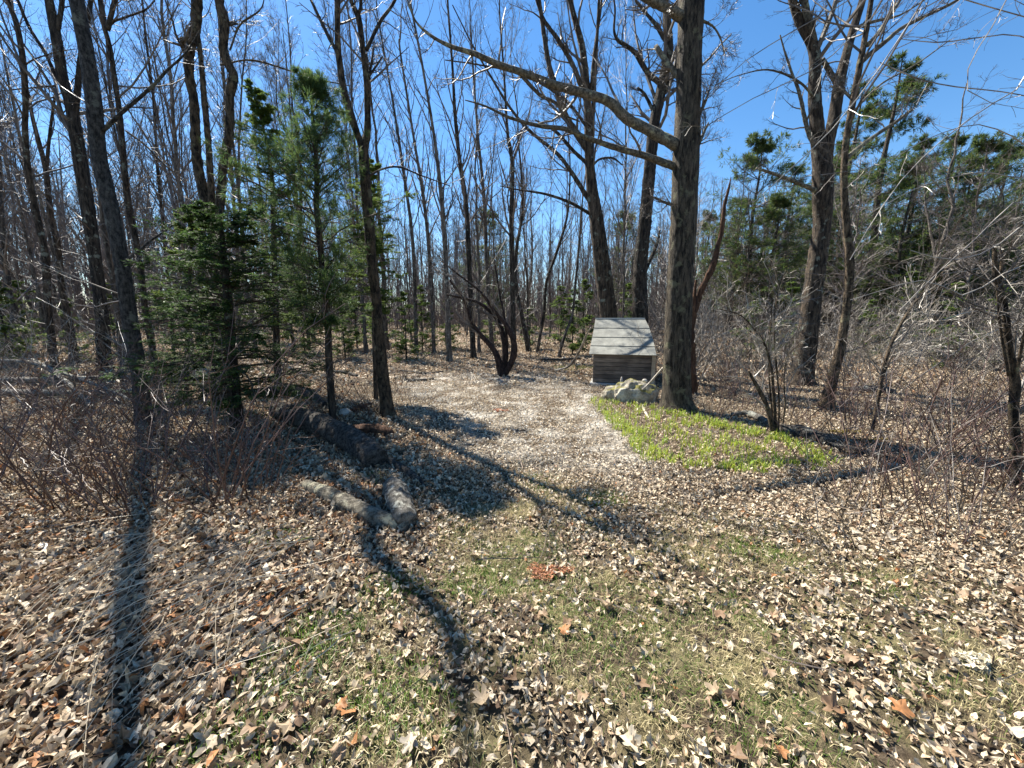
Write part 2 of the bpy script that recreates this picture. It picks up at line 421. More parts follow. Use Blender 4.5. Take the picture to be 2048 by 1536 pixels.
# ------------------------------------------------------------------ traced trees
def trace(tr, Y, dy=0.0, zshift=0.0):
    pts, rad = [], []
    n = len(tr)
    d = np.r_[0, np.cumsum([math.hypot(tr[i + 1][0] - tr[i][0], tr[i + 1][1] - tr[i][1]) for i in range(n - 1)])]
    for (px, py, w), s in zip(tr, d / max(d[-1], 1e-6)):
        p, t = P(px, py, Y + dy * s)
        pts.append(p); rad.append(max(w * t * 0.5 * F / math.hypot(F, px - 1024.0), 0.002))
    return np.array(pts), np.array(rad)
SD = np.array([math.sin(SUN_AZ) * math.cos(SUN_EL), math.cos(SUN_AZ) * math.cos(SUN_EL), math.sin(SUN_EL)])
def shade_pts(base, lst):
    """points of a stem standing in the plane of `base` whose shadows fall on the given ground spots; width = shadow width there"""
    Y = G(*base)[0][1]; out = []
    for px, py, w in lst:
        S, t = G(px, py); k = (Y - S[1]) / SD[1]; out.append((S + SD * k, w * t * 0.5))
    return out
def bark_rough(seed, amp):
    rng = RNG(seed)
    def f(N, K, S):
        th = np.arange(S) * 2 * math.pi / S; z = np.arange(K)
        out = np.ones((N, K, S))
        for q in range(N):
            a = np.zeros((K, S))
            for k, am in ((2, .5), (3, .5), (5, .35)):
                a += am * amp * np.sin(k * th[None, :] + rng.uniform(0, 6.3) + 1.3 * np.sin(z[:, None] * rng.uniform(.03, .12) + rng.uniform(0, 6)))
            a += amp * 0.75 * rng.normal(size=(K, S)) + amp * 0.6 * rng.normal(size=(K, 1)) * 0.6
            out[q] = 1 + a
        return out
    return f
def extend(pts, rad, height, rng, taper=0.12):
    """carry a stem on upwards past the last traced point to a given height"""
    if pts[-1][2] >= height - 0.5: return pts, rad
    d = unit(pts[-1] - pts[-2]); d = unit(d * 0.6 + np.array([0, 0, 0.7]))
    step = (height - pts[-1][2]) / 6 / max(d[2], .3)
    r0 = rad[-1]; p = pts[-1].copy(); P2 = [p]; R2 = []
    for k in range(6):
        d = unit(d + rng.normal(size=3) * 0.09 + np.array([0, 0, 0.12])); p = p + d * step; P2.append(p)
        R2.append(r0 * (1 - (1 - taper) * (k + 1) / 6))
    return np.vstack([pts, P2[1:]]), np.r_[rad, R2]

def bare_tree(name, label, base, stems, limbs=(), height=13, bark=None, limbmat=None, twigmat=None, group=None, cat="tree",
              seed=1, n1=26, n2=5, n3=5, tmin=0.35, sides=18, ang=48, lenf=0.26, rough=0.05, flare=True, up=0.09, twig_r=0.0028, ext=True, dys=None, ldy=None, above=None, labove=None, lowtw=0, lmax=3.2, rr1=0.42, stub=False):
    rng = RNG(seed)
    g, _ = G(*base); Y = g[1]
    root = thing(name, label, cat, g, group=group)
    bark = bark or M_bark_dark; limbmat = limbmat or bark; twigmat = twigmat or M_twig
    par0 = []
    for i, tr in enumerate(stems):
        pts, rad = trace(tr, Y, (dys or [0] * 9)[i])
        for q_, r_ in (above or {}).get(i, []): pts = np.vstack([pts, q_]); rad = np.r_[rad, r_]
        if i == 0 and flare:
            pts[0][2] = hfun(pts[0][0], pts[0][1]) - 0.06
        if ext: pts, rad = extend(pts, rad, height * (1 if i == 0 else rng.uniform(.8, 1)), rng)
        L = np.linalg.norm(np.diff(pts, axis=0), axis=1).sum()
        nseg = int(np.clip(L / 0.06, 12, 170))
        p, r = resample(pts, rad, nseg)
        if i == 0 and flare:
            z = (p[:, 2] - g[2]); r = r * (1 + 0.35 * np.exp(-np.maximum(z, 0) / 0.14))
        acc = Acc()
        tubes(acc, p[None], r[None], sides if i == 0 else max(8, int(sides * 0.7)), rough=bark_rough(seed * 7 + i, rough), cap=True)
        mkobj("trunk" if i == 0 else "stem", acc.mesh("trunk", [bark], True, g), root)
        pr = resample(pts, rad, 24); par0.append(pr)
    lp = []
    for i, tr in enumerate(limbs):
        dy = (ldy or {}).get(i, rng.uniform(-1, 1) * 0.25)
        pts, rad = trace(tr, Y, dy)
        for q_, r_ in (labove or {}).get(i, []): pts = np.vstack([pts, q_]); rad = np.r_[rad, r_]
        L = np.linalg.norm(np.diff(pts, axis=0), axis=1).sum()
        p, r = resample(pts, rad, int(np.clip(L / 0.06, 6, 90)))
        acc = Acc(); tubes(acc, p[None], r[None], 9, rough=bark_rough(seed * 5 + i, 0.06), cap=True)
        mkobj("limb", acc.mesh("limb", [limbmat], True, g), root)
        lp.append(resample(pts, rad, 24))
    # side branches and twigs
    acc = Acc()
    Pm = np.stack([a for a, _ in par0]); R = np.stack([b for _, b in par0])
    l1p, l1r = spawn(Pm, R, max(1, n1 // len(par0)), tmin, 0.97, ang, lenf, 8, up, 0.13, rr1, rng, 0.006, 0.5, lmax)
    l1r = np.minimum(l1r, 0.045)
    tubes(acc, l1p, l1r, 5)
    src = [(l1p, l1r)]
    if lp:
        LP = np.stack([a for a, _ in lp]); LR = np.stack([b for _, b in lp])
        e1p, e1r = spawn(LP, LR, 9, 0.12, 1.0, 50, 0.32, 8, 0.05, 0.14, 0.4, rng, 0.004, 0.35, 1.7)
        tubes(acc, e1p, e1r, 4); src.append((e1p, e1r))
    if lowtw:
        e1p, e1r = spawn(Pm[:1], R[:1], lowtw, 0.08, tmin + 0.1, 75, 0.10, 8, 0.02, 0.16, 0.16, rng, 0.003, 0.3, 1.3)
        tubes(acc, e1p, e1r, 4); src.append((e1p, e1r))
    for (a, b) in src:
        p2, r2 = spawn(a, b, n2, 0.2, 1.0, 42, 0.42, 6, 0.05, 0.17, 0.5, rng, twig_r, 0.12, 1.3)
        tubes(acc, p2, r2, 3)
        if n3:
            p3, r3 = spawn(p2, r2, n3, 0.15, 1.0, 42, 0.5, 4, 0.04, 0.2, 0.6, rng, twig_r * 0.75, 0.08, 0.6)
            tubes(acc, p3, r3, 3)
    mkobj("crown", acc.mesh("crown", [twigmat], False, g), root)
    return root

# tall trunks, traced from the photograph in its own pixels (x, y, width)
bare_tree("oak_tree", "thick dark furrowed trunk standing beside the shed, with two long limbs reaching left", (1354, 818),
  [[(1354, 818, 62), (1353, 780, 57), (1354, 700, 54), (1360, 550, 53), (1366, 450, 53), (1371, 330, 54), (1376, 200, 50), (1379, 100, 50), (1383, 0, 54), (1386, -140, 50)]],
  [[(1368, 296, 26), (1340, 284, 25), (1300, 262, 22), (1255, 238, 21), (1220, 205, 19), (1180, 190, 18), (1110, 170, 16), (1045, 145, 13), (1000, 130, 12), (950, 108, 10), (900, 92, 8), (860, 70, 6), (830, 40, 4), (812, -10, 3)],
   [(1368, 340, 17), (1340, 330, 16), (1290, 312, 14), (1240, 298, 12), (1180, 278, 10), (1130, 258, 9), (1080, 252, 8), (1020, 235, 6), (970, 212, 4), (930, 200, 2)],
   [(1372, 165, 15), (1350, 145, 14), (1322, 108, 11), (1312, 92, 9)],
   [(1378, 45, 24), (1350, 25, 20), (1325, 12, 17), (1290, -5, 15), (1220, -60, 12), (1150, -110, 8)],
   [(1365, 415, 8), (1330, 405, 6), (1308, 394, 4)],
   [(1400, 40, 7), (1425, 52, 4), (1440, 75, 4), (1450, 110, 2)],
   [(1398, 230, 9), (1412, 200, 6), (1418, 180, 3)],
   [(1392, 300, 9), (1410, 260, 6), (1417, 245, 3)],
   [(1040, 148, 7), (1080, 190, 7), (1110, 205, 6), (1130, 230, 4), (1160, 243, 3)][::-1]],
  height=13, bark=M_bark_big, limbmat=M_limb, seed=11, n1=18, n2=8, n3=6, tmin=0.62, sides=44, rough=0.022, lmax=2.8, ldy={0: -0.5, 1: -0.3, 3: -.5})
# second stem of the oak on its right, peeling bark
bare_tree("crooked_tree", "dark wavy trunk rising behind the shed roof, with a curled limb at its left", (1277, 745),
  [[(1275, 745, 34), (1280, 640, 31), (1280, 545, 27), (1290, 440, 26), (1300, 330, 24), (1308, 250, 22), (1320, 190, 21), (1336, 110, 20), (1335, 50, 16), (1325, -50, 13)]],
  [[(1318, 165, 12), (1300, 150, 11), (1285, 130, 10), (1270, 105, 9), (1250, 90, 8), (1235, 80, 7), (1228, 60, 5), (1230, 20, 4), (1225, -20, 3)],
   [(1315, 205, 12), (1340, 165, 11), (1352, 125, 9), (1375, 80, 7)],
   [(1310, 230, 8), (1290, 190, 6), (1275, 175, 4)],
   [(1282, 560, 10), (1300, 520, 8), (1313, 492, 6), (1320, 460, 4)],
   [(1330, 80, 9), (1312, 50, 8), (1295, 30, 6), (1270, 0, 5)]],
  height=14, bark=M_bark_dark, seed=12, n1=22, n2=7, n3=6, tmin=0.45, sides=20, rough=0.05)
bare_tree("twin_trunk_tree", "tall tree whose two stems cross above the left end of the shed roof", (1217, 745),
  [[(1213, 745, 25), (1212, 640, 23), (1200, 540, 22), (1190, 450, 21), (1182, 380, 19), (1178, 300, 18), (1175, 200, 16), (1165, 100, 13), (1150, 40, 11), (1140, 0, 10), (1128, -60, 8)],
   [(1229, 745, 20), (1226, 640, 18), (1217, 560, 17), (1200, 440, 15), (1188, 370, 13), (1184, 300, 9), (1190, 150, 7), (1196, 40, 6), (1200, -50, 4)]],
  [[(1178, 305, 14), (1150, 262, 13), (1130, 230, 12), (1110, 170, 11), (1098, 130, 10), (1088, 70, 9), (1078, 0, 8), (1065, -60, 5)],
   [(1177, 215, 10), (1150, 140, 9), (1120, 85, 8), (1088, 40, 7), (1070, -10, 5)],
   [(1177, 330, 8), (1145, 300, 7), (1110, 262, 6), (1070, 240, 3)],
   [(1178, 400, 10), (1140, 340, 8), (1112, 305, 7), (1060, 262, 6), (1020, 215, 5), (980, 150, 4), (945, 90, 3), (905, 10, 2)],
   [(1184, 430, 7), (1140, 405, 6), (1090, 388, 5), (1040, 380, 3), (1000, 372, 2)],
   [(1180, 200, 6), (1188, 110, 6), (1200, 30, 5), (1205, -20, 4)],
   [(1186, 330, 5), (1200, 318, 4), (1225, 316, 4), (1245, 330, 2)],
   [(1178, 260, 6), (1130, 200, 6), (1050, 150, 5), (960, 130, 3), (890, 120, 2)]],
  height=14, bark=M_bark_brown, seed=13, n1=24, n2=8, n3=6, tmin=0.45, sides=18, rough=0.035, ang=35)
bare_tree("maple_tree", "big forked dark trunk with a wide flared base, right of the shed", (1604, 770),
  [[(1602, 770, 52), (1606, 740, 46), (1613, 694, 43), (1622, 610, 40), (1633, 530, 41), (1644, 450, 38), (1645, 400, 43), (1645, 340, 44), (1637, 284, 32), (1629, 189, 27), (1630, 118, 25), (1622, 85, 22), (1600, 45, 19), (1585, 0, 17), (1570, -80, 15)],
   [(1650, 340, 30), (1657, 284, 27), (1668, 236, 27), (1679, 165, 26), (1690, 118, 21), (1707, 57, 19), (1722, 10, 17), (1740, -60, 13)]],
  [[(1630, 100, 18), (1622, 60, 18), (1612, 20, 17), (1606, -30, 14)],
   [(1634, 100, 12), (1650, 61, 12), (1668, 14, 11), (1680, -40, 9)],
   [(1644, 118, 12), (1658, 140, 12), (1672, 165, 12)],
   [(1634, 300, 11), (1618, 268, 10), (1608, 230, 9), (1602, 200, 8), (1595, 175, 7), (1585, 150, 6), (1570, 105, 4), (1560, 70, 3)],
   [(1640, 385, 12), (1608, 371, 9), (1560, 352, 8), (1513, 336, 6)],
   [(1700, 70, 10), (1720, 52, 9), (1760, 40, 7), (1800, 30, 5), (1850, 0, 3)],
   [(1640, 210, 6), (1600, 165, 5), (1540, 140, 4), (1480, 150, 2), (1430, 170, 2)]],
  height=13, bark=M_bark_brown, limbmat=M_limb, seed=14, n1=26, tmin=0.5, sides=36, rough=0.03, ldy={4: -.3, 6: -.8})
bare_tree("slim_maple_tree", "pale slender trunk curving up just right of the big forked trunk", (1654, 817),
  [[(1651, 817, 34), (1656, 795, 27), (1663, 768, 22), (1681, 694, 21), (1694, 610, 18), (1699, 531, 20), (1693, 453, 17), (1689, 400, 15), (1688, 331, 14), (1695, 260, 14), (1707, 198, 15), (1721, 123, 15), (1731, 71, 13), (1741, 10, 12), (1750, -60, 9)]],
  [[(1722, 125, 13), (1740, 108, 13), (1769, 85, 12), (1802, 57, 10), (1849, 33, 9), (1915, 0, 8), (1980, -50, 6)],
   [(1735, 90, 12), (1752, 72, 11), (1773, 42, 10), (1800, 0, 8), (1830, -50, 6)],
   [(1690, 320, 11), (1712, 300, 11), (1745, 275, 10), (1790, 245, 9), (1824, 220, 7)],
   [(1706, 200, 7), (1690, 185, 6), (1672, 175, 4), (1660, 172, 3)],
   [(1700, 230, 6), (1760, 170, 5), (1830, 130, 4), (1900, 80, 3)]],
  height=11, bark=M_bark_shaggy, limbmat=M_limb, seed=15, n1=16, tmin=0.4, sides=24, rough=0.06, lowtw=8, ldy={0: -.4, 1: .3})
bare_tree("snag_tree", "crooked broken-topped stem with lichen at the right edge of the clearing", (2033, 975),
  [[(2034, 975, 28), (2031, 894, 23), (2027, 820, 22), (2031, 768, 23), (2017, 689, 18), (2012, 636, 18), (2002, 584, 16), (1992, 552, 16), (1989, 495, 8)]],
  [[(1998, 560, 9), (2003, 530, 8), (2004, 502, 6)], [(2018, 752, 8), (2006, 690, 7), (1997, 620, 6), (1994, 570, 4)],
   [(2030, 768, 9), (2040, 710, 8), (2050, 660, 7), (2055, 600, 5)]],
  height=3, bark=M_bark_shaggy, limbmat=M_bark_shaggy, seed=16, n1=14, n2=5, tmin=0.3, sides=20, rough=0.07, ext=False, lmax=1.2, lenf=0.4)
bare_tree("leaning_sapling", "thin sapling leaning right in the brush behind the fallen log", (1742, 868),
  [[(1742, 868, 8), (1757, 794, 9), (1773, 715, 9), (1789, 673, 8), (1815, 626, 7), (1847, 584, 5), (1890, 540, 3), (1930, 500, 2)]],
  [[(1770, 735, 5), (1800, 712, 4), (1830, 690, 3), (1860, 680, 2)], [(1768, 750, 4), (1790, 700, 4), (1830, 640, 3)]],
  height=2, bark=M_bark_shaggy, limbmat=M_twig, twigmat=M_twig_pale, seed=17, n1=14, n2=5, n3=4, tmin=0.3, sides=8, ext=False, lmax=1.0, lenf=0.3)
bare_tree("leaning_tree", "thick straight grey trunk leaning left, nearest tall tree at the left of the clearing", (290, 850),
  [[(291, 852, 40), (284, 800, 36), (277, 738, 35), (259, 634, 35), (244, 530, 34), (224, 426, 36), (198, 312, 36), (188, 208, 37), (173, 104, 35), (153, 0, 35)]],
  [[(205, 262, 11), (228, 240, 10), (245, 224, 9), (300, 177, 8), (335, 140, 6), (372, 105, 4), (400, 60, 2)],
   [(250, 520, 8), (275, 505, 7), (300, 482, 6), (330, 462, 4), (345, 450, 3)],
   [(215, 60, 12), (225, 20, 11), (238, -40, 9)]],
  height=12, above={0: shade_pts((290, 850), [(262, 1240, 62), (256, 1400, 66), (252, 1560, 66), (250, 1800, 60)])}, bark=M_bark_grey, seed=18, n1=14, tmin=0.62, sides=34, rough=0.015, lowtw=6, lmax=2.2, n2=4, n3=4)
bare_tree("forked_tree", "dark straight trunk with a low swelling, behind the leaning grey trunk at the left", (212, 745),
  [[(212, 745, 36), (208, 712, 32), (206, 670, 33), (204, 634, 30), (192, 530, 28), (177, 426, 31), (163, 338, 33), (151, 260, 30), (141, 208, 28), (125, 156, 26), (113, 78, 26), (98, 0, 21), (85, -100, 18)],
   [(150, 235, 16), (155, 180, 15), (162, 110, 13), (176, 40, 12), (185, -40, 9)]],
  [[(130, 175, 11), (112, 152, 10), (90, 105, 9), (60, 57, 9), (39, 8, 8), (20, -40, 6)],
   [(115, 60, 12), (122, 20, 12), (130, -50, 10)],
   [(110, 172, 5), (70, 175, 4), (0, 182, 3)]],
  height=15, bark=M_bark_dark, seed=19, n1=22, tmin=0.4, sides=22, rough=0.035, lowtw=14)
bare_tree("slender_tree", "slender leaning trunk just right of the thick leaning grey trunk", (318, 772),
  [[(318, 772, 16), (310, 725, 14), (302, 686, 13), (292, 634, 13), (284, 556, 14), (271, 478, 14), (255, 400, 15), (240, 234, 13), (229, 156, 12), (219, 91, 11), (208, 52, 11), (200, 0, 11), (190, -80, 9)]],
  [[(217, 62, 7), (225, 45, 6), (250, 35, 5), (290, 20, 4), (310, 0, 3)], [(252, 262, 5), (290, 290, 5), (330, 330, 4), (360, 350, 2)],
   [(300, 600, 5), (318, 590, 4), (325, 560, 3)]],
  height=14, bark=M_bark_brown, seed=20, n1=22, tmin=0.35, sides=12, rough=0.04, lowtw=10)
bare_tree("edge_tree", "slim dark trunk near the left edge of the photo, leaning left", (112, 748),
  [[(112, 748, 21), (104, 686, 17), (95, 608, 18), (91, 517, 18), (78, 452, 17), (67, 400, 15), (56, 339, 15), (50, 260, 14), (51, 208, 14), (47, 130, 15), (34, 52, 14), (16, 0, 12), (0, -70, 10)]],
  [[(50, 130, 5), (70, 118, 4), (110, 105, 3), (150, 98, 2)]],
  height=15, bark=M_bark_brown, seed=21, n1=26, tmin=0.35, sides=14, rough=0.04, lowtw=12)
bare_tree("edge_tree", "slim trunk forking high up, second from the left edge in front of the forest", (148, 728),
  [[(149, 728, 19), (143, 686, 17), (135, 634, 17), (125, 582, 15), (115, 491, 15), (101, 426, 15), (91, 338, 12), (78, 286, 12), (65, 234, 9), (55, 182, 8), (30, 100, 6), (0, 20, 5), (-20, -60, 4)],
   [(93, 345, 9), (97, 290, 8), (103, 240, 7), (110, 190, 6), (114, 150, 5), (120, 60, 4), (118, -50, 3)]],
  (), height=15, bark=M_bark_brown, seed=22, n1=28, tmin=0.35, sides=12, rough=0.04, lowtw=12)
bare_tree("thin_tree", "thin trunk standing between the swollen dark trunk and the leaning grey one", (243, 728),
  [[(243, 728, 11), (237, 660, 10), (228, 582, 10), (214, 500, 9), (205, 450, 8), (195, 330, 7), (180, 200, 6), (165, 60, 5), (155, -60, 4)]],
  (), height=14, bark=M_bark_far, seed=23, n1=24, tmin=0.3, sides=9, lowtw=8)
bare_tree("thin_tree", "thin dark pole of a tree showing between the leaning trunks and the vine-wrapped trunks", (348, 715),
  [[(348, 715, 9), (340, 600, 8), (331, 504, 8), (321, 400, 7), (315, 338, 7), (310, 247, 6), (305, 182, 6), (290, 60, 5), (280, -60, 3)]],
  (), height=14, bark=M_bark_dark, seed=24, n1=30, tmin=0.3, sides=9, ang=35, lowtw=8)
bare_tree("triple_tree", "tree with three rough wavy stems wrapped in shreds of bark, above the dark fir", (443, 805),
  [[(443, 805, 36), (440, 740, 32), (436, 640, 30), (436, 514, 27), (428, 449, 30), (420, 425, 26), (406, 381, 22), (394, 322, 21), (391, 264, 20), (388, 205, 20), (378, 146, 20), (379, 100, 22), (390, 60, 22), (392, 44, 22), (394, 0, 23), (398, -60, 20), (385, -170, 18)],
   [(430, 470, 20), (424, 420, 17), (422, 381, 15), (417, 293, 14), (409, 205, 14), (403, 132, 12), (396, 70, 11), (392, 40, 9)],
   [(436, 470, 20), (438, 425, 20), (442, 381, 18), (447, 322, 17), (457, 278, 19), (460, 234, 18), (460, 190, 18), (467, 152, 20), (456, 126, 19), (447, 97, 18), (448, 44, 20), (438, 0, 18), (440, -60, 18)]],
  [[(372, 95, 22), (366, 80, 16)], [(452, 50, 10), (465, 46, 8), (476, 48, 4)], [(370, 110, 5), (352, 70, 5), (345, 40, 4), (330, 0, 3)],
   [(440, 130, 4), (500, 120, 4), (560, 135, 4), (620, 155, 3), (700, 172, 2)],
   [(460, 100, 4), (480, 50, 4), (520, 20, 3), (530, -10, 2)]],
  height=9.0, above={2: shade_pts((443, 805), [(742, 1085, 44), (790, 1150, 44), (850, 1205, 46), (895, 1250, 52), (912, 1310, 48), (918, 1390, 42), (935, 1470, 36), (950, 1560, 30), (960, 1700, 24)])}, bark=M_bark_shaggy, limbmat=M_bark_shaggy, seed=25, n1=12, n2=3, n3=3, tmin=0.7, sides=26, rough=0.085, lowtw=0, lmax=1.6)
bare_tree("two_stem_tree", "shaggy trunk at the left edge of the gravel, splitting into two stems halfway up", (775, 830),
  [[(775, 830, 30), (769, 774, 25), (759, 677, 22), (752, 595, 20), (743, 514, 20), (739, 449, 22), (734, 400, 22), (728, 322, 21), (728, 290, 22), (735, 264, 14), (734, 176, 12), (728, 117, 11), (719, 44, 12), (713, 26, 11), (702, 0, 8), (690, -60, 6)],
   [(727, 300, 16), (716, 272, 13), (702, 234, 15), (690, 190, 14), (681, 141, 14), (675, 73, 12), (675, 0, 13), (670, -80, 10)]],
  [[(678, 110, 8), (660, 79, 8), (640, 38, 7), (622, 0, 6), (600, -50, 4)], [(716, 30, 7), (722, 15, 7), (722, -10, 6), (730, -60, 4)],
   [(733, 100, 8), (760, 44, 7), (787, 6, 6), (810, -50, 5), (845, -120, 4)], [(738, 155, 6), (744, 120, 5), (747, 94, 4)], [(740, 150, 5), (755, 128, 4), (765, 113, 3)],
   [(738, 352, 5), (765, 338, 4), (798, 334, 4), (840, 350, 3), (900, 372, 2)]],
  height=7.4, bark=M_bark_shaggy, limbmat=M_bark_dark, seed=26, n1=16, tmin=0.62, sides=24, rough=0.06, lmax=1.7, n2=4, n3=4)
# reddish rotten snag behind the oak
g, _ = G(1387, 788)
t = thing("rotten_snag", "splintered reddish dead stem leaning out behind the thick trunk", "dead tree", g)
for nm, tr in (("trunk", [(1386, 788, 20), (1384, 740, 17), (1381, 683, 17), (1384, 640, 14), (1398, 592, 13), (1412, 560, 12), (1425, 533, 12), (1436, 490, 9), (1444, 456, 10), (1449, 410, 7), (1455, 387, 6), (1462, 355, 2)]),
               ("splinter", [(1384, 650, 9), (1388, 600, 7), (1392, 560, 4)])):
    pts, rad = trace(tr, g[1]); p, r = resample(pts, rad, 60)
    a = Acc(); tubes(a, p[None], r[None], 12, rough=bark_rough(5, 0.16), cap=True); mkobj(nm, a.mesh(nm, [M_rotten], True, g), t)

# ------------------------------------------------------------------ middle-distance trees traced singly
mid = [
 ((899, 722), [(899, 722, 11), (894, 589, 10), (887, 447, 9), (872, 300, 7), (848, 150, 5), (820, 0, 4)], "straight grey trunk left of the arching shrub, beyond the gravel", 31, M_bark_far),
 ((947, 716), [(947, 716, 11), (939, 542, 10), (932, 410, 9), (919, 319, 8), (910, 228, 7), (905, 137, 5), (895, 0, 4)], "straight dark trunk rising just left of the arching shrub", 32, M_bark_dark),
 ((833, 708), [(833, 708, 8), (826, 494, 7), (805, 330, 6), (785, 200, 4), (755, 30, 3)], "thin trunk beyond the gravel, just right of the two-stemmed shaggy tree", 33, M_bark_far),
 ((1028, 713), [(1028, 713, 12), (1025, 589, 10), (1023, 440, 11), (1025, 337, 8), (1015, 264, 6), (1008, 150, 4), (1000, 40, 3)], "slim trunk standing behind the right side of the arching shrub", 34, M_bark_dark),
 ((1058, 704), [(1058, 704, 10), (1045, 640, 9), (1031, 565, 8), (1033, 500, 7), (1045, 420, 6), (1042, 340, 4)], "crooked dark trunk between the arching shrub and the shed", 35, M_bark_dark),
 ((1074, 704), [(1074, 704, 7), (1088, 627, 6), (1093, 565, 6), (1112, 509, 6), (1131, 447, 5), (1138, 400, 4), (1140, 330, 3)], "thin bowed trunk curving right, beyond the clearing left of the shed", 36, M_bark_dark),
 ((1116, 715), [(1116, 715, 6), (1130, 670, 6), (1145, 627, 5), (1152, 556, 5), (1160, 470, 4), (1165, 400, 3)], "thin leaning trunk just left of the shed", 37, M_bark_far),
 ((868, 706), [(868, 706, 8), (862, 560, 8), (850, 420, 7), (825, 260, 5), (800, 100, 4)], "thin grey trunk in the forest, left of the straight trunk near the arching shrub", 38, M_bark_far),
 ((985, 700), [(985, 700, 9), (975, 560, 8), (968, 400, 7), (955, 260, 5), (945, 120, 4)], "thin grey trunk seen through the arching shrub", 39, M_bark_far),
]
for base, tr, lab, sd_, bm in mid:
    bare_tree("forest_tree", lab, base, [tr], (), height=15, bark=bm, seed=sd_, n1=30, n2=5, n3=4, tmin=0.3, sides=9, ang=32, lenf=0.24, up=0.12, twig_r=0.004, lowtw=6, twigmat=M_twig_far, flare=True)

M_bark_arch = bark_mat("bark_shrub", (0.012, 0.008, 0.007), (0.07, 0.045, 0.038), 20, 0.4, 0.8, 0)
# arching shrub in the middle of the clearing
bare_tree("arching_shrub", "dark many-stemmed shrub arching left at the back of the clearing", (1004, 752),
  [[(1004, 752, 20), (1002, 740, 16), (989, 702, 11), (961, 669, 9), (942, 641, 7), (930, 605, 5), (900, 560, 4)],
   [(1005, 748, 12), (1010, 715, 12), (1008, 683, 11), (998, 646, 9), (980, 622, 8), (951, 603, 6), (894, 589, 4)],
   [(1010, 748, 12), (1022, 726, 13), (1029, 693, 12), (1015, 655, 10), (989, 622, 6), (961, 584, 5), (913, 546, 3), (880, 520, 2)],
   [(1008, 748, 9), (1014, 707, 6), (1011, 650, 5), (1000, 590, 4), (990, 530, 3)]],
  (), height=3, bark=M_bark_arch, twigmat=M_twig, cat="shrub", seed=41, n1=48, n2=5, n3=4, tmin=0.3, sides=8, ext=False, flare=False, lmax=1.4, lenf=0.4, ang=40, up=0.06, twig_r=0.0035, dys=[0, .3, -.3, .2])

# multi-stem shrub by the right-hand log
bare_tree("clump_shrub", "clump of upright thin stems beside the green shoots, in front of the fallen log", (1545, 868),
  [[(1548, 870, 14), (1535, 815, 11), (1518, 780, 10), (1497, 742, 5)],
   [(1552, 868, 9), (1548, 800, 7), (1543, 740, 6), (1530, 690, 5), (1510, 660, 4), (1480, 630, 3), (1440, 618, 2)],
   [(1556, 868, 5), (1558, 800, 4), (1552, 720, 4), (1548, 640, 3), (1560, 560, 2)],
   [(1563, 868, 4), (1570, 810, 4), (1568, 760, 3), (1575, 700, 2)],
   [(1550, 868, 5), (1540, 780, 4), (1538, 700, 3), (1545, 600, 2)]],
  (), height=2, bark=M_bark_shaggy, twigmat=M_twig_pale, cat="shrub", seed=42, n1=40, n2=5, n3=4, tmin=0.35, sides=8, ext=False, flare=False, lmax=0.8, lenf=0.35, ang=42, up=0.04, dys=[0, -.1, .1, .1, .15])

# tree that stands out of frame at the right, sending long thin branches into the picture
g, _ = G(2600, 900)
g = np.array([7.2, 4.6, float(hfun(7.2, 4.6))])
t = thing("overhanging_tree", "tree just outside the right edge whose long pale twigs hang across the sky", "tree", g)
tp = np.array([g, g + [0.1, 0, 2], g + [0, .2, 4.5], g + [-.3, .3, 8]]); p, r = resample(tp, [0.2, 0.17, 0.13, 0.06], 60)
a = Acc(); tubes(a, p[None], r[None], 14, rough=bark_rough(3, .04), cap=True); mkobj("trunk", a.mesh("trunk", [M_bark_grey], True, g), t)
a = Acc(); rng = RNG(77)
lines = [
 [(2120, 120, 5), (2048, 170, 5), (1940, 237, 4), (1830, 330, 3), (1760, 420, 3), (1700, 520, 2)],
 [(2150, -60, 5), (1960, -20, 4), (1872, 0, 4), (1822, 36, 4), (1781, 105, 4), (1667, 255, 3), (1507, 405, 2)],
 [(2150, 150, 5), (2048, 75, 4), (1960, 75, 4), (1880, 85, 4), (1800, 78, 2)],
 [(2150, 230, 5), (2040, 190, 4), (1900, 172, 4), (1830, 155, 4), (1760, 125, 3)],
 [(2150, 330, 5), (2048, 355, 4), (1960, 345, 4), (1850, 370, 3), (1750, 420, 2)],
 [(2150, 480, 5), (2048, 400, 4), (1960, 470, 4), (1860, 560, 3), (1800, 620, 2)],
 [(2150, 560, 5), (2048, 530, 4), (1930, 590, 4), (1850, 560, 3), (1700, 600, 2)],
 [(2150, 60, 5), (2000, 20, 4), (1900, -10, 4)],
 [(2150, 300, 4), (2000, 260, 4), (1940, 250, 3), (1850, 280, 3), (1760, 330, 2), (1640, 350, 2)],
 [(2150, 640, 4), (2048, 640, 4), (1950, 620, 3), (1880, 640, 3), (1780, 590, 2)],
 [(2150, 420, 4), (2048, 450, 4), (1980, 500, 3), (1900, 520, 3), (1820, 500, 2)],
 [(2100, -80, 4), (1980, 60, 4), (1930, 160, 3), (1960, 200, 3), (1990, 210, 2)],
 [(1900, -80, 4), (1760, 20, 3), (1640, 130, 3), (1500, 200, 2), (1400, 260, 2)],
 [(1840, -90, 4), (1700, 0, 3), (1590, 60, 3), (1480, 130, 2), (1410, 200, 2)],
]
PP, RR = [], []
for i, ln in enumerate(lines):
    Yl = 3.2 + 0.25 * (i % 5)
    pts, rad = trace(ln, Yl, -0.5)
    start = g + np.array([-.1, .1, 2.2 + 0.32 * i]); pts = np.vstack([start, pts]); rad = np.r_[0.03, rad * 0.85]
    p, r = resample(pts, rad, 26); PP.append(p); RR.append(r)
PP = np.stack(PP); RR = np.stack(RR); tubes(a, PP, RR, 5)
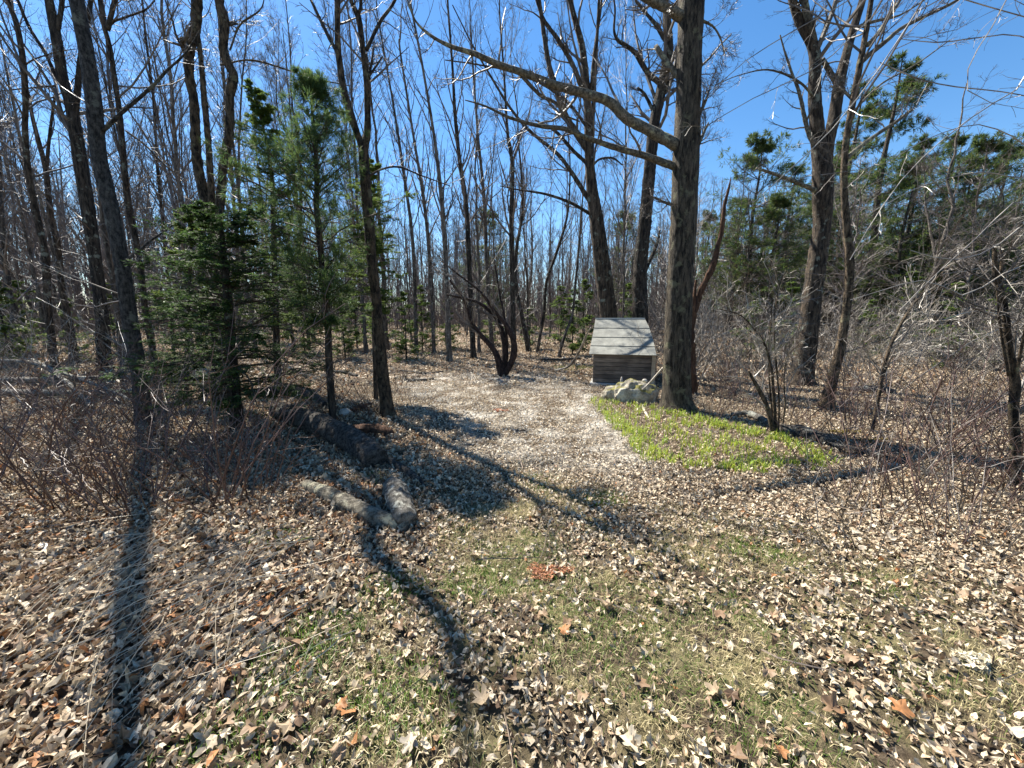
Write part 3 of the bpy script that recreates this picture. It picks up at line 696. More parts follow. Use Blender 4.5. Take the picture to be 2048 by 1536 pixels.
p2, r2 = spawn(PP, RR, 9, 0.3, 1.0, 38, 0.12, 8, -0.02, 0.12, 0.6, rng, 0.0022, 0.25, 0.8); tubes(a, p2, r2, 3)
p3, r3 = spawn(p2, r2, 3, 0.2, 1.0, 40, 0.4, 5, 0, 0.2, 0.7, rng, 0.0016, 0.06, 0.3); tubes(a, p3, r3, 3)
mkobj("branches", a.mesh("branches", [M_twig_pale], False, g), t)

# ------------------------------------------------------------------ background bare trees: a few shapes, copied
def forest_proto(seed, crooked, n1, fork, r0=0.105):
    rng = RNG(seed); Hh = 17.0
    K = 22; z = np.linspace(-0.2, Hh, K)
    x = np.cumsum(rng.normal(size=K) * crooked) ; y = np.cumsum(rng.normal(size=K) * crooked)
    x -= np.linspace(0, 1, K) * x[-1] * .6; x -= x[0]; y -= y[0]
    p = np.stack([x, y, z], -1)[None]; r = (r0 * (1 - 0.86 * (np.linspace(0, 1, K) ** 0.9)))[None]
    r[0, 0] *= 1.3
    acc = Acc(); tubes(acc, p, r, 8, rough=bark_rough(seed, 0.04))
    main_p, main_r = [p], [r]
    if fork:
        fp, fr = spawn(p, r, 1, 0.3, 0.45, 14, 0.75, K, 0.02, 0.03, 0.75, rng, 0.02, 6, 12, 0.15)
        tubes(acc, fp, fr, 7); main_p.append(fp); main_r.append(fr)
    trunk = acc.mesh("trunk", [M_bark_far], True)
    MP = np.concatenate(main_p); MR = np.concatenate(main_r)
    a2 = Acc()
    l1p, l1r = spawn(MP, MR, int(n1 * 1.2) // len(main_p), 0.15, 0.96, 34, 0.24, 7, 0.10, 0.09, 0.42, rng, 0.010, 0.8, 5.0)
    l1r = np.minimum(l1r, 0.04)
    tubes(a2, l1p, l1r, 4)
    l0p, l0r = spawn(MP, MR, 9, 0.05, 0.3, 70, 0.08, 5, 0.03, 0.15, 0.15, rng, 0.006, 0.5, 1.6); tubes(a2, l0p, l0r, 3)
    p2, r2 = spawn(np.concatenate([l1p]), l1r, 7, 0.15, 1.0, 36, 0.42, 4, 0.08, 0.14, 0.5, rng, 0.0055, 0.3, 2.0); tubes(a2, p2, r2, 3)
    p3, r3 = spawn(p2, r2, 5, 0.15, 1.0, 38, 0.5, 3, 0.05, 0.2, 0.6, rng, 0.0036, 0.2, 1.0); tubes(a2, p3, r3, 3)
    p4, r4 = spawn(l0p, l0r, 4, 0.15, 1.0, 45, 0.5, 3, 0.03, 0.2, 0.6, rng, 0.0045, 0.15, 0.6); tubes(a2, p4, r4, 3)
    return trunk, a2.mesh("crown", [M_twig_far])
looks = ["straight", "wavy", "forked", "bushy", "crooked", "slim"]
protos = [forest_proto(101, 0.035, 36, False), forest_proto(102, 0.09, 34, False), forest_proto(103, 0.04, 46, True), forest_proto(104, 0.05, 52, False),
          forest_proto(105, 0.14, 34, False), forest_proto(106, 0.04, 28, False, 0.07), forest_proto(107, 0.06, 42, True), forest_proto(108, 0.03, 40, False)]
look_of = [0, 1, 2, 3, 4, 5, 2, 0]
def sector(px):
    for lim, tx in ((60, "at the left edge"), (160, "behind the slim edge trunks"), (250, "behind the forked dark trunk"), (330, "behind the leaning grey trunk"), (430, "left of the triple trunk"),
                    (540, "behind the dark fir"), (640, "behind the loose hemlock"), (710, "behind the pine sapling"), (790, "behind the two-stemmed tree"), (880, "left of the straight thin trunks"),
                    (970, "left of the arching shrub"), (1060, "behind the arching shrub"), (1170, "left of the shed"), (1250, "behind the shed"), (1330, "right of the shed"),
                    (1420, "behind the thick furrowed trunk"), (1520, "right of the splintered snag"), (1600, "left of the big forked trunk"), (1680, "behind the big forked trunk"),
                    (1780, "right of the curving trunk"), (1880, "behind the leaning sapling"), (1980, "left of the broken snag")):
        if px < lim: return tx
    return "at the right edge"
rng = RNG(501); placed = []
roots = {}
def place_forest(px, Y, hs, rs, k, lean=0.0):
    d = ray(px, 700); x = d[0] / d[1] * Y
    z = float(hfun(x, Y))
    dist = "near" if Y < 19 else ("middle" if Y < 32 else "far")
    lk = look_of[k]
    txt = {"near": "at the wood's front", "middle": "deeper in the wood", "far": "far back"}[dist]
    lab = f"{looks[lk]} bare forest tree {txt}, {sector(px)}"
    grp = lab
    rz = rng.uniform(0, 6.28); sc = (rs, rs, hs / 17.0)
    til = (rng.normal() * 0.02, rng.normal() * 0.03 + lean)
    if k not in roots:
        t = thing("bare_tree", lab, "tree", (x, Y, z), rz, grp); t.scale = sc; t.rotation_euler = (til[0], til[1], rz)
        mkobj("trunk", protos[k][0], t); mkobj("crown", protos[k][1], t); roots[k] = t
    else:
        dup(roots[k], (x, Y, z), rz, sc, lab, grp, til)
n = 0; tries = 0
while n < 285 and tries < 20000:
    tries += 1
    Y = 13.5 + 46 * rng.random() ** 1.15
    px = rng.uniform(-180, 2230)
    x = (px - 1024) / F * Y
    if any((x - q[0]) ** 2 + (Y - q[1]) ** 2 < (0.75 + 0.012 * Y) ** 2 for q in placed): continue
    if px > 1380 and Y < 17: continue                      # brush and the pines stand there
    if px > 1450 and rng.random() < 0.45: continue
    if 600 < px < 1340 and Y < 16.5: continue
    centre = 780 < px < 1330
    hs = rng.uniform(11, 17) if not centre else rng.uniform(8.5, 14.5)
    if Y > 35: hs *= 1.1
    if px > 1350: hs = rng.uniform(7, 11)
    placed.append((x, Y)); place_forest(px, Y, hs, rng.uniform(0.6, 1.25) * (0.8 if centre else 1.0), int(rng.integers(0, 8)), lean=-0.01 if px < 900 else 0)
    n += 1

# far-off wood: one mass
def far_wood():
    rng = RNG(9); acc = Acc(); N = 150
    th = np.radians(rng.uniform(-10, 10, N)); rad = rng.uniform(48, 100, N)
    x = np.sin(th) * rad; y = np.cos(th) * rad; z = 0.018 * (rad - 12) * .9
    K = 6; hh = rng.uniform(9, 16, N) * (1 + (rad - 48) / 120)
    t = np.linspace(0, 1, K)[None, :]
    Pm = np.stack([x[:, None] + rng.normal(size=(N, 1)) * t + 0 * t, y[:, None] + 0 * t, z[:, None] + hh[:, None] * t], -1)
    R = 0.13 * (1 - 0.85 * t) * rng.uniform(.6, 1.3, (N, 1)); tubes(acc, Pm, R, 4)
    p, r = spawn(Pm, R, 18, 0.12, 0.97, 34, 0.25, 4, 0.1, 0.1, 0.4, rng, 0.018, 1, 5); tubes(acc, p, r, 3)
    p2, r2 = spawn(p, r, 7, 0.1, 1, 36, 0.5, 3, 0.08, 0.15, 0.6, rng, 0.013, 0.4, 2.4); tubes(acc, p2, r2, 3)
    # brush under the trees
    N = 900; th = np.radians(rng.uniform(-10, 10, N)); rad = rng.uniform(38, 90, N)
    x = np.sin(th) * rad; y = np.cos(th) * rad; z = 0.018 * (rad - 12) * .9; hh = rng.uniform(1.5, 5, N)
    Pm = np.stack([x[:, None] + rng.normal(size=(N, 1)) * .4 * t, y[:, None] + 0 * t, z[:, None] - .3 + hh[:, None] * t], -1)
    R = 0.035 * (1 - 0.6 * t) * np.ones((N, 1)); tubes(acc, Pm, R, 3)
    p, r = spawn(Pm, R, 9, 0.1, 1, 45, 0.4, 3, 0.1, 0.15, 0.6, rng, 0.014, .4, 2); tubes(acc, p, r, 3)
    me = acc.mesh("far_wood", [M_twig_far])
    for i in range(8):
        o = mkobj("far_wood", me); o.rotation_euler = (0, 0, math.radians(-70 + 20 * i)); tag(o, "grey mass of bare trees closing the view far behind", kind="stuff")
far_wood()

# ------------------------------------------------------------------ conifers
def needles(acc, Pm, R, per, nlen, nwid, rng, cols, spread=55, flat=True, t0=0.05, droop=0.0):
    """blades along twigs Pm (N,K,3)"""
    N, K, _ = Pm.shape; M = N * per
    pi = np.repeat(np.arange(N), per); t = rng.uniform(t0, 1.0, M) * (K - 1.001); i = t.astype(int); f = (t - i)[:, None]
    pos = Pm[pi, i] * (1 - f) + Pm[pi, i + 1] * f
    tan = unit(Pm[pi, i + 1] - Pm[pi, i])
    if flat:
        side = unit(np.cross(tan, np.array([0, 0, 1.0]) + 0.25 * rng.normal(size=(M, 3)))) * np.where(rng.random(M) < .5, 1, -1)[:, None]
    else:
        rnd = rng.normal(size=(M, 3)); side = unit(rnd - tan * np.sum(rnd * tan, 1, keepdims=True))
    a = np.radians(rng.normal(spread, 10, M))[:, None]
    d = unit(tan * np.cos(a) + side * np.sin(a) + np.array([0, 0, -droop]))
    L = nlen * rng.uniform(0.6, 1.25, M)[:, None]
    w = unit(np.cross(d, rng.normal(size=(M, 3)) * 0.5 + np.array([0, 0, 1.0]))) * (nwid * 0.5)
    V = np.stack([pos - w * .5, pos + d * L * .55 - w, pos + d * L, pos + d * L * .55 + w], 1).reshape(-1, 3)
    idx = np.arange(M * 4).reshape(M, 4)
    c = np.asarray(cols)[rng.integers(0, len(cols), M)] * rng.uniform(0.75, 1.25, (M, 1))
    acc.add(V, idx, None, np.repeat(c, 4, 0))
GREEN_DARK = [(0.055, 0.105, 0.030), (0.085, 0.14, 0.035), (0.04, 0.075, 0.03)]
GREEN_PINE = [(0.085, 0.145, 0.045), (0.06, 0.11, 0.045), (0.12, 0.165, 0.045)]
GREEN_HEM = [(0.11, 0.175, 0.04), (0.16, 0.21, 0.04), (0.07, 0.12, 0.035)]
M_twig_con = twig_mat('twig_conifer', (0.03, 0.025, 0.018), (0.09, 0.07, 0.05), 0.7, 0.2)
def conifer_parts(seed, trunk_pts, trunk_r, profile, nb, style, cols, nlen, nwid, per, droop=-0.02, angle=75, n2=9, trunkmat=None, bias=None, dead=0, whorl=0):
    """profile: list of (fraction up the trunk, reach in metres)"""
    rng = RNG(seed); p, r = resample(trunk_pts, trunk_r, 50)
    ta = Acc(); tubes(ta, p[None], r[None], 14, rough=bark_rough(seed, 0.04))
    na = Acc(); ba = Acc()
    fr = np.array([q[0] for q in profile]); rc = np.array([q[1] for q in profile])
    t = fr[0] + (0.985 - fr[0]) * np.sort(rng.random(nb) ** 1.1)
    if whorl: t = np.clip(fr[0] + np.round((t - fr[0]) * whorl) / whorl + rng.normal(size=nb) * .006, fr[0], .985)
    reach = np.interp(t, fr, rc) * rng.uniform(0.35, 1.2, nb)
    keep = reach > 0.04; t = t[keep]; reach = reach[keep]; nb = len(t)
    i = np.clip((t * 49).astype(int), 0, 48); f = (t * 49 - i)[:, None]
    pos = p[i] * (1 - f) + p[i + 1] * f
    az = rng.uniform(0, 2 * math.pi, nb)
    K = 7; el = np.radians(90 - angle) + 0.5 * (t ** 3)
    d = np.stack([np.cos(az) * np.cos(el), np.sin(az) * np.cos(el), np.sin(el)], -1)
    if bias is not None: d = unit(d + np.asarray(bias))
    B = np.zeros((nb, K, 3)); B[:, 0] = pos; cur = pos.copy()
    for k in range(1, K):
        d = unit(d + 0.10 * rng.normal(size=(nb, 3)) + np.array([0, 0, droop])); cur = cur + d * (reach / (K - 1))[:, None]; B[:, k] = cur
    BR = (0.003 + 0.009 * reach[:, None]) * np.linspace(1, 0.25, K)[None]
    tubes(ba, B, BR, 4)
    p2, r2 = spawn(B, BR, n2, 0.15, 1.0, 50, 0.42, 4, droop, 0.10, 0.5, rng, 0.0015, 0.05, 0.8)
    if style != 'tuft':       # flatten the sprays
        base = p2[:, :1, 2]; p2[:, :, 2] = base + (p2[:, :, 2] - base) * 0.5
    tubes(ba, p2, r2, 3)
    if style == 'tuft':
        if whorl: p2[:, :, 2] = p2[:, :1, 2] + (p2[:, :, 2] - p2[:, :1, 2]) * .35
        p3, r3 = spawn(p2, r2, 2, 0.3, 1.0, 40, 0.5, 3, 0.03, 0.1, 0.6, rng, 0.0014, 0.03, 0.3)
        needles(na, p2[:, 1:], r2[:, 1:], per, nlen, nwid, rng, cols, 38, False, 0.2)
        needles(na, p3, r3, per // 2, nlen, nwid, rng, cols, 35, False, 0.3)
    else:
        p3, r3 = spawn(p2, r2, 3, 0.15, 1.0, 45, 0.55, 3, droop, 0.1, 0.6, rng, 0.0012, 0.03, 0.25)
        base = p3[:, :1, 2]; p3[:, :, 2] = base + (p3[:, :, 2] - base) * 0.3
        needles(na, p2, r2, per, nlen, nwid, rng, cols, 60, True)
        needles(na, p3, r3, per // 2 + 1, nlen, nwid, rng, cols, 55, True)
        needles(na, B[:, 2:], BR[:, 2:], per, nlen, nwid, rng, cols, 60, True)
    if dead:
        pm = p[None]; rm = r[None]
        q, qr = spawn(pm, rm, dead, 0.12, fr[0] + 0.12, 78, 0.11, 6, 0.0, 0.1, 0.2, rng, 0.003, 0.2, 0.9); tubes(ba, q, qr, 4)
        q2, q2r = spawn(q, qr, 5, 0.2, 1, 45, 0.4, 4, 0, 0.15, 0.6, rng, 0.0018, 0.06, 0.4); tubes(ba, q2, q2r, 3)
    return ta, ba, na
def near_conifer(name, label, base, tr, profile, nb, style, cols, nlen, nwid, per, seed, bark=None, **kw):
    g, _ = G(*base)
    pts, rad = trace(tr, g[1]); pts[0][2] = g[2] - 0.05
    ta, ba, na = conifer_parts(seed, pts, rad, profile, nb, style, cols, nlen, nwid, per, **kw)
    t = thing(name, label, "tree", g)
    mkobj("trunk", ta.mesh("trunk", [bark or M_bark_dark], True, g), t)
    mkobj("branches", ba.mesh("branches", [M_twig_con], False, g), t)
    mkobj("needles", na.mesh("needles", [M_needle], False, g), t)
    return t
near_conifer("pine_sapling", "young pine with a straight thin trunk and airy tufted top, left of the gravel", (666, 842),
  [(666, 842, 15), (658, 725, 16), (655, 628, 13), (645, 546, 12), (638, 465, 12), (632, 400, 12), (634, 381, 11), (631, 293, 9), (624, 220, 6), (622, 152, 2)],
  [(0.30, 0.35), (0.42, 0.85), (0.55, 1.15), (0.70, 0.95), (0.82, 0.65), (0.92, 0.34), (1.0, 0.10)], 135, 'tuft', GREEN_PINE, 0.085, 0.0055, 22, 61, dead=16, angle=66, n2=10)
near_conifer("fir_tree", "dense dark fir with low sweeping branches in the shade at the left", (476, 858),
  [(478, 860, 34), (470, 800, 28), (463, 700, 22), (456, 600, 19), (448, 520, 14), (443, 460, 9), (440, 400, 4)],
  [(0.12, 0.55), (0.22, 1.35), (0.40, 1.25), (0.60, 1.05), (0.80, 0.75), (0.95, 0.35), (1.0, 0.12)], 125, 'spray', GREEN_DARK, 0.046, 0.009, 24, 62, bark=M_bark_dark, droop=-0.035, angle=84, n2=13)
near_conifer("hemlock_tree", "green hemlock boughs around the upper stem of the two-stemmed shaggy tree", (752, 800),
  [(752, 800, 10), (748, 650, 9), (745, 500, 8), (742, 420, 6), (735, 330, 3)],
  [(0.38, 0.25), (0.48, 0.55), (0.62, 0.85), (0.78, 0.85), (0.90, 0.50), (1.0, 0.15)], 85, 'spray', GREEN_HEM, 0.048, 0.009, 24, 63, droop=-0.05, angle=72, n2=11, bias=(0.2, -0.05, 0))
near_conifer("tall_hemlock", "tall loose hemlock behind the dark fir, its tip drooping left", (556, 775),
  [(556, 775, 16), (552, 650, 14), (548, 500, 12), (545, 380, 9), (535, 290, 6), (515, 215, 4), (498, 160, 2)],
  [(0.22, 0.55), (0.35, 1.05), (0.55, 1.10), (0.72, 0.95), (0.86, 0.50), (0.94, 0.25), (1.0, 0.08)], 120, 'spray', GREEN_HEM, 0.055, 0.010, 22, 64, droop=-0.03, angle=70, n2=12, dead=8)
near_conifer("small_hemlock", "small hemlock growing between the leaning grey trunk and the dark fir", (372, 800),
  [(372, 800, 12), (374, 700, 10), (378, 600, 8), (382, 500, 6), (386, 420, 3)],
  [(0.12, 0.4), (0.3, 0.85), (0.55, 0.75), (0.8, 0.45), (1.0, 0.1)], 75, 'spray', GREEN_HEM, 0.055, 0.011, 22, 65, droop=-0.04, angle=80, n2=11)

# white pines beyond the brush at the right
def pine_proto(seed, Hh, nb, reach, bias):
    nb = int(nb * 1.25); reach = reach * 1.35
    tp = np.array([(0, 0, -.2), (.05, 0, Hh * .3), (-.1, .05, Hh * .6), (.08, 0, Hh * .85), (.1, 0, Hh)]); tr_ = np.array([0.22, .18, .13, .07, .02]) * Hh / 15
    ta, ba, na = conifer_parts(seed, tp, tr_, [(0.22, reach * .7), (0.4, reach), (0.65, reach * .85), (0.85, reach * .55), (1, reach * .15)], nb, 'tuft',
                               [(0.07, 0.115, 0.035), (0.045, 0.08, 0.032), (0.125, 0.15, 0.04)], 0.28, 0.032, 12, droop=0.012, whorl=15, angle=82, n2=10, bias=bias, dead=26)
    return (ta.mesh("trunk", [M_bark_dark], True), ba.mesh("branches", [M_twig_far]), na.mesh("needles", [M_needle]))
pp = [pine_proto(71, 15, 75, 2.9, (0.30, 0, 0.1)), pine_proto(72, 15, 60, 2.2, (0.35, 0, 0.1)), pine_proto(73, 12, 80, 3.0, (0.15, 0, 0.1))]
pine_spots = [  # px, top py, distance, proto, label
 (1523, 284, 24, 2, "bushy pine with a rounded top, left of the big forked trunk against the sky"),
 (1590, 330, 27, 0, "pine half hidden behind the big forked trunk"),
 (1722, 175, 27, 1, "narrow dark pine behind the slender curving trunk"),
 (1800, 118, 24, 1, "tallest pine with a wind-swept tip against the sky"),
 (1850, 275, 27, 0, "pine with right-swept boughs, first to the right of the tallest pine"),
 (1915, 270, 31, 0, "pine in the middle of the group right of the tallest pine"),
 (1975, 285, 26, 2, "pine with a broad top near the right edge"),
 (2060, 360, 26, 0, "pine cut off by the right edge"),
 (1480, 400, 29, 0, "pine just left of the bushy round-topped pine"), (1560, 400, 22, 2, "low full pine left of the big forked trunk"), (1690, 300, 29, 2, "full pine filling the gap between the forked and curving trunks"),
 (1830, 330, 22, 2, "full low pine under the tallest pine"), (1940, 350, 23, 0, "wind-swept pine behind the top of the broken snag"), (2020, 300, 29, 2, "broad pine just inside the right edge"),
 (1660, 380, 33, 2, "pine low behind the fork of the big trunk"),
 (1760, 390, 34, 0, "low pine behind the tallest pine"),
 (2180, 330, 28, 0, "pine beyond the right edge of the view"),
 (1420, 430, 34, 2, "far pine just right of the thick furrowed trunk"),
 (978, 425, 38, 2, "lone dark pine far behind the arching shrub"),
 (1255, 430, 36, 2, "pale green far pine behind the shed"),
 (1860, 470, 22, 2, "low dense pine behind the brush at the right"), (1960, 480, 21, 2, "low dense pine behind the crooked snag"), (2080, 500, 20, 2, "low dense pine at the right edge behind the snag"),
]
proot = {}
for i, (px, py, Y, k, lab) in enumerate(pine_spots):
    q, _ = P(px, py, Y); z0 = float(hfun(q[0], Y)); s = (q[2] - z0) / (15, 15, 12)[k]
    rz = RNG(i).uniform(-0.5, 0.5); sx = max(s, 0.75) * 1.0
    if k not in proot:
        t = thing("pine_tree", lab, "tree", (q[0], Y, z0), rz, "pines beyond the clearing"); t.scale = (sx, sx, s)
        for nm, me in zip(("trunk", "branches", "needles"), pp[k]): mkobj(nm, me, t)
        proot[k] = t
    else: dup(proot[k], (q[0], Y, z0), rz, (sx, sx, s), lab)

# young evergreens in the understory
def young_proto(seed):
    tp = np.array([(0, 0, -.1), (.02, 0, 1.2), (0, 0, 2.5)]); ta, ba, na = conifer_parts(seed, tp, np.array([.03, .02, .006]),
        [(0.05, .8), (0.4, .75), (0.8, .35), (1, .08)], 42, 'spray', GREEN_HEM, 0.085, 0.022, 10, droop=-0.02, angle=72, n2=8)
    return (ta.mesh("trunk", [M_bark_dark], True), ba.mesh("branches", [M_twig]), na.mesh("needles", [M_needle]))
yp = [young_proto(81), young_proto(82)]; yr = {}
ysp = [(812, 14.5, 1.0), (845, 18, 1.2), (690, 15, 1.0), (715, 19, 1.3), (900, 19, 1.0), (1145, 16.5, 1.1), (1165, 18.5, 1.3), (1120, 20, 1.2), (980, 21, 1.1), (1060, 19, .8),
       (20, 13, 1.1), (60, 16, 1.2), (155, 14, .9), (235, 17, 1.2), (610, 17, 1.2), (1500, 14, 1.0), (1570, 16, 1.2), (1730, 14, .9), (1890, 13, 1.1), (1985, 12, 1.0), (1800, 17, 1.4), (560, 21, 1.3), (760, 23, 1.4), (1250, 20, 1.3), (-30, 15, 1.3)]
for i, (px, Y, s) in enumerate(ysp):
    x = (px - 1024) / F * Y; loc = (x, Y, float(hfun(x, Y))); k = i % 2
    lab = f"{'small' if s < 1.1 else 'tall'} young evergreen in the understory, {sector(px)}"
    if k not in yr:
        t = thing("young_evergreen", lab, "tree", loc, i, "young evergreens in the understory"); t.scale = (s, s, s)
        for nm, me in zip(("trunk", "branches", "needles"), yp[k]): mkobj(nm, me, t)
        yr[k] = t
    else: dup(yr[k], loc, i * 1.7, (s, s, s), lab)

# ------------------------------------------------------------------ brush: saplings, brambles, tangled shrubs
def shrub_proto(seed, hh, stems, lean, mat, n2, n3, r0, rad=0.15, wig=0.1, K=7, twr=0.002, wide=0.5):
    rng = RNG(seed); N = stems
    az = rng.uniform(0, 6.28, N); d = unit(np.stack([np.cos(az) * lean, np.sin(az) * lean, np.ones(N)], -1) + rng.normal(size=(N, 3)) * 0.08)
    cur = np.stack([np.cos(az) * rad * rng.random(N), np.sin(az) * rad * rng.random(N), np.full(N, -.05)], -1)
    L = hh * rng.uniform(0.5, 1.1, N); B = np.zeros((N, K, 3)); B[:, 0] = cur
    for k in range(1, K):
        d = unit(d + wig * rng.normal(size=(N, 3)) + np.stack([np.cos(az), np.sin(az), -np.ones(N) * .4], -1) * 0.05 * wide); cur = cur + d * (L / (K - 1))[:, None]; B[:, k] = cur
    R = r0 * rng.uniform(.6, 1.2, (N, 1)) * np.linspace(1, 0.3, K)[None]
    st = Acc(); tubes(st, B, R, 5)
    tw = Acc()
    p2, r2 = spawn(B, R, n2, 0.25, 1, 45, 0.35, 5, 0.02, 0.17, 0.5, rng, twr, 0.08, 1.0); tubes(tw, p2, r2, 3)
    if n3: p3, r3 = spawn(p2, r2, n3, 0.2, 1, 42, 0.5, 4, 0.0, 0.22, 0.6, rng, twr * 0.8, 0.06, 0.5); tubes(tw, p3, r3, 3)
    return st.mesh("stems", [mat]), tw.mesh("twigs", [mat])
ADJ = {"tangled_shrub": ["pale", "tall dark", "low dark", "leaning pale"], "understory_shrub": ["branchy", "thin"], "brush_sapling": ["pale upright", "dark bushy", "pale arching"],
       "whip_sapling": ["reddish", "grey"], "bramble": ["reddish low", "reddish tall", "grey", "dark arching"]}
def scatter(name, cat, prs, spots, labf, group):
    rt = {}
    for i, (x, y, s, rz) in enumerate(spots):
        k = i % len(prs); loc = (x, y, float(hfun(x, y))); lab = ADJ[name][k] + (' small ' if s < .72 else (' large ' if s > .95 else ' ')) + labf(x, y)
        if k not in rt:
            t = thing(name, lab, cat, loc, rz, group); t.scale = (s, s, s)
            mkobj("stems", prs[k][0], t); mkobj("crown", prs[k][1], t); rt[k] = t
        else: dup(rt[k], loc, rz, (s, s, s * RNG(i).uniform(.8, 1.2)), lab)
def pxof(x, y): return 1024 + x / y * F * 1.0
# tangled pale-twigged shrubs on the right
tang = [shrub_proto(201, 2.6, 7, 0.45, M_twig_pale, 9, 4, 0.012, .2, .13, twr=.0048), shrub_proto(202, 3.3, 5, 0.35, M_twig, 10, 4, 0.013, .15, .12, twr=.005), shrub_proto(203, 2.2, 9, 0.5, M_twig, 9, 4, 0.010, .2, .15, twr=.0045), shrub_proto(204, 3.0, 5, 0.6, M_twig_pale, 8, 4, 0.012, .2, .15, twr=.005)]
rng = RNG(301); sp_ = []
while len(sp_) < 100:
    Y = rng.uniform(7.5, 16); px = rng.uniform(1330, 2300) if rng.random() < .8 else rng.uniform(1200, 1400)
    x = (px - 1024) / F * Y
    if abs(px - 1354) < 60 and Y < 9: continue
    if px < 1330 and Y < 11.5: continue
    if px < 1700 and Y < 8.2: continue
    sp_.append((x, Y, rng.uniform(.6, 1.15), rng.uniform(0, 6.28)))
scatter("tangled_shrub", "shrub", tang, sp_, lambda x, y: f"{'nearer' if y < 10 else ('middle-distance' if y < 13 else 'farther')} leafless tangled shrub, {sector(pxof(x, y))}", "tangled leafless shrubs")
# same kind, left and centre background
sp_ = []
while len(sp_) < 46:
    Y = rng.uniform(12.5, 24); px = rng.uniform(-150, 1330); x = (px - 1024) / F * Y
    if 600 < px < 1200 and Y < 15.5: continue
    sp_.append((x, Y, rng.uniform(.6, 1.1), rng.uniform(0, 6.28)))
und = [shrub_proto(211, 2.2, 5, 0.3, M_twig_far, 9, 5, 0.011, .2, .12, twr=.0035), shrub_proto(212, 2.6, 4, 0.2, M_twig_far, 9, 5, 0.012, .3, .1, twr=.0035)]
scatter("understory_shrub", "shrub", und, sp_, lambda x, y: f"leafless understory shrub {'at the front' if y < 17 else 'deeper in'}, {sector(pxof(x, y))}", "understory shrubs")
# left: spreading horizontal pale twigs (beech-like saplings)
lt = [shrub_proto(221, 2.6, 4, 0.5, M_twig_pale, 8, 3, 0.010, .15, .09, twr=.0036), shrub_proto(222, 2.0, 4, 0.5, M_twig, 9, 4, 0.009, .15, .12, twr=.0034), shrub_proto(223, 3.2, 3, 0.9, M_twig_pale, 7, 3, 0.011, .15, .07, twr=.0036)]
sp_ = []
while len(sp_) < 30:
    Y = rng.uniform(5.5, 11.5); px = rng.uniform(-150, 400); x = (px - 1024) / F * Y; sp_.append((x, Y, rng.uniform(.6, 1.1), rng.uniform(0, 6.28)))
scatter("brush_sapling", "sapling", lt, sp_, lambda x, y: f"{'near' if y < 8 else 'farther'} leafless fine-twigged sapling, {sector(pxof(x, y))}", "brush saplings at the left")
# thin whips at the foot of the wood
wh = [shrub_proto(231, 1.5, 4, 0.12, M_twig_red, 4, 2, 0.006, .4, .06, twr=.0028), shrub_proto(232, 2.1, 3, 0.1, M_bark_far, 4, 2, 0.010, .4, .06, twr=.003)]
sp_ = []
while len(sp_) < 120:
    Y = rng.uniform(12, 22); px = rng.uniform(-100, 2150); x = (px - 1024) / F * Y
    if 620 < px < 1210 and Y < 14.2: continue
    sp_.append((x, Y, rng.uniform(.5, 1.2), rng.uniform(0, 6.28)))
scatter("whip_sapling", "sapling", wh, sp_, lambda x, y: f"thin upright whip sapling {'at the edge' if y < 16 else 'inside'}, {sector(pxof(x, y))}", "whip saplings at the foot of the wood")
def bsec(px):
    for lim, tx in ((60, "at the left edge"), (170, "above the crushed can"), (270, "left of the leaning grey trunk"), (370, "right of the leaning grey trunk"), (470, "below the dark fir"), (600, "left of the dark rotting log"),
                    (760, "around the dark rotting log"), (900, "left of the gravel"), (1520, "by the green shoots"), (1640, "behind the fallen log"), (1760, "by the leaning sapling"), (1880, "above the long grey log"), (1980, "left of the broken snag")):
        if px < lim: return tx
    return "beside the broken snag"
# dark brambles, left foreground and along the edges
br = [shrub_proto(241, 1.1, 8, 0.35, M_twig_red, 3, 1, 0.0060, .28, .08, twr=.003), shrub_proto(242, 1.5, 7, 0.45, M_twig_red, 3, 1, 0.0062, .28, .10, twr=.003),
      shrub_proto(243, 1.15, 8, 0.4, M_twig, 3, 1, 0.0050, .3, .09, twr=.003), shrub_proto(244, 1.7, 7, 0.7, M_twig_red, 3, 1, 0.0065, .25, .10, twr=.003)]
sp_ = []
bp = [((-150, 500), (790, 1030), 62), ((560, 840), (790, 830), 7), ((1690, 2150), (890, 1100), 26), ((1560, 2100), (800, 900), 22), ((1390, 1560), (790, 850), 6), ((1430, 1500), (780, 820), 3)]
for (x0, x1), (y0, y1), n in bp:
    for _ in range(n):
        g, _t = G(rng.uniform(x0, x1), rng.uniform(y0, y1)); sp_.append((g[0], g[1], rng.uniform(.55, 1.1), rng.uniform(0, 6.28)))
scatter("bramble", "bramble", br, sp_, lambda x, y: "leafless bramble stems " + ("close to the camera, " if y < 3.2 else ("mid-way, " if y < 4.6 else "farther off, ")) + bsec(pxof(x, y)), "leafless brambles")

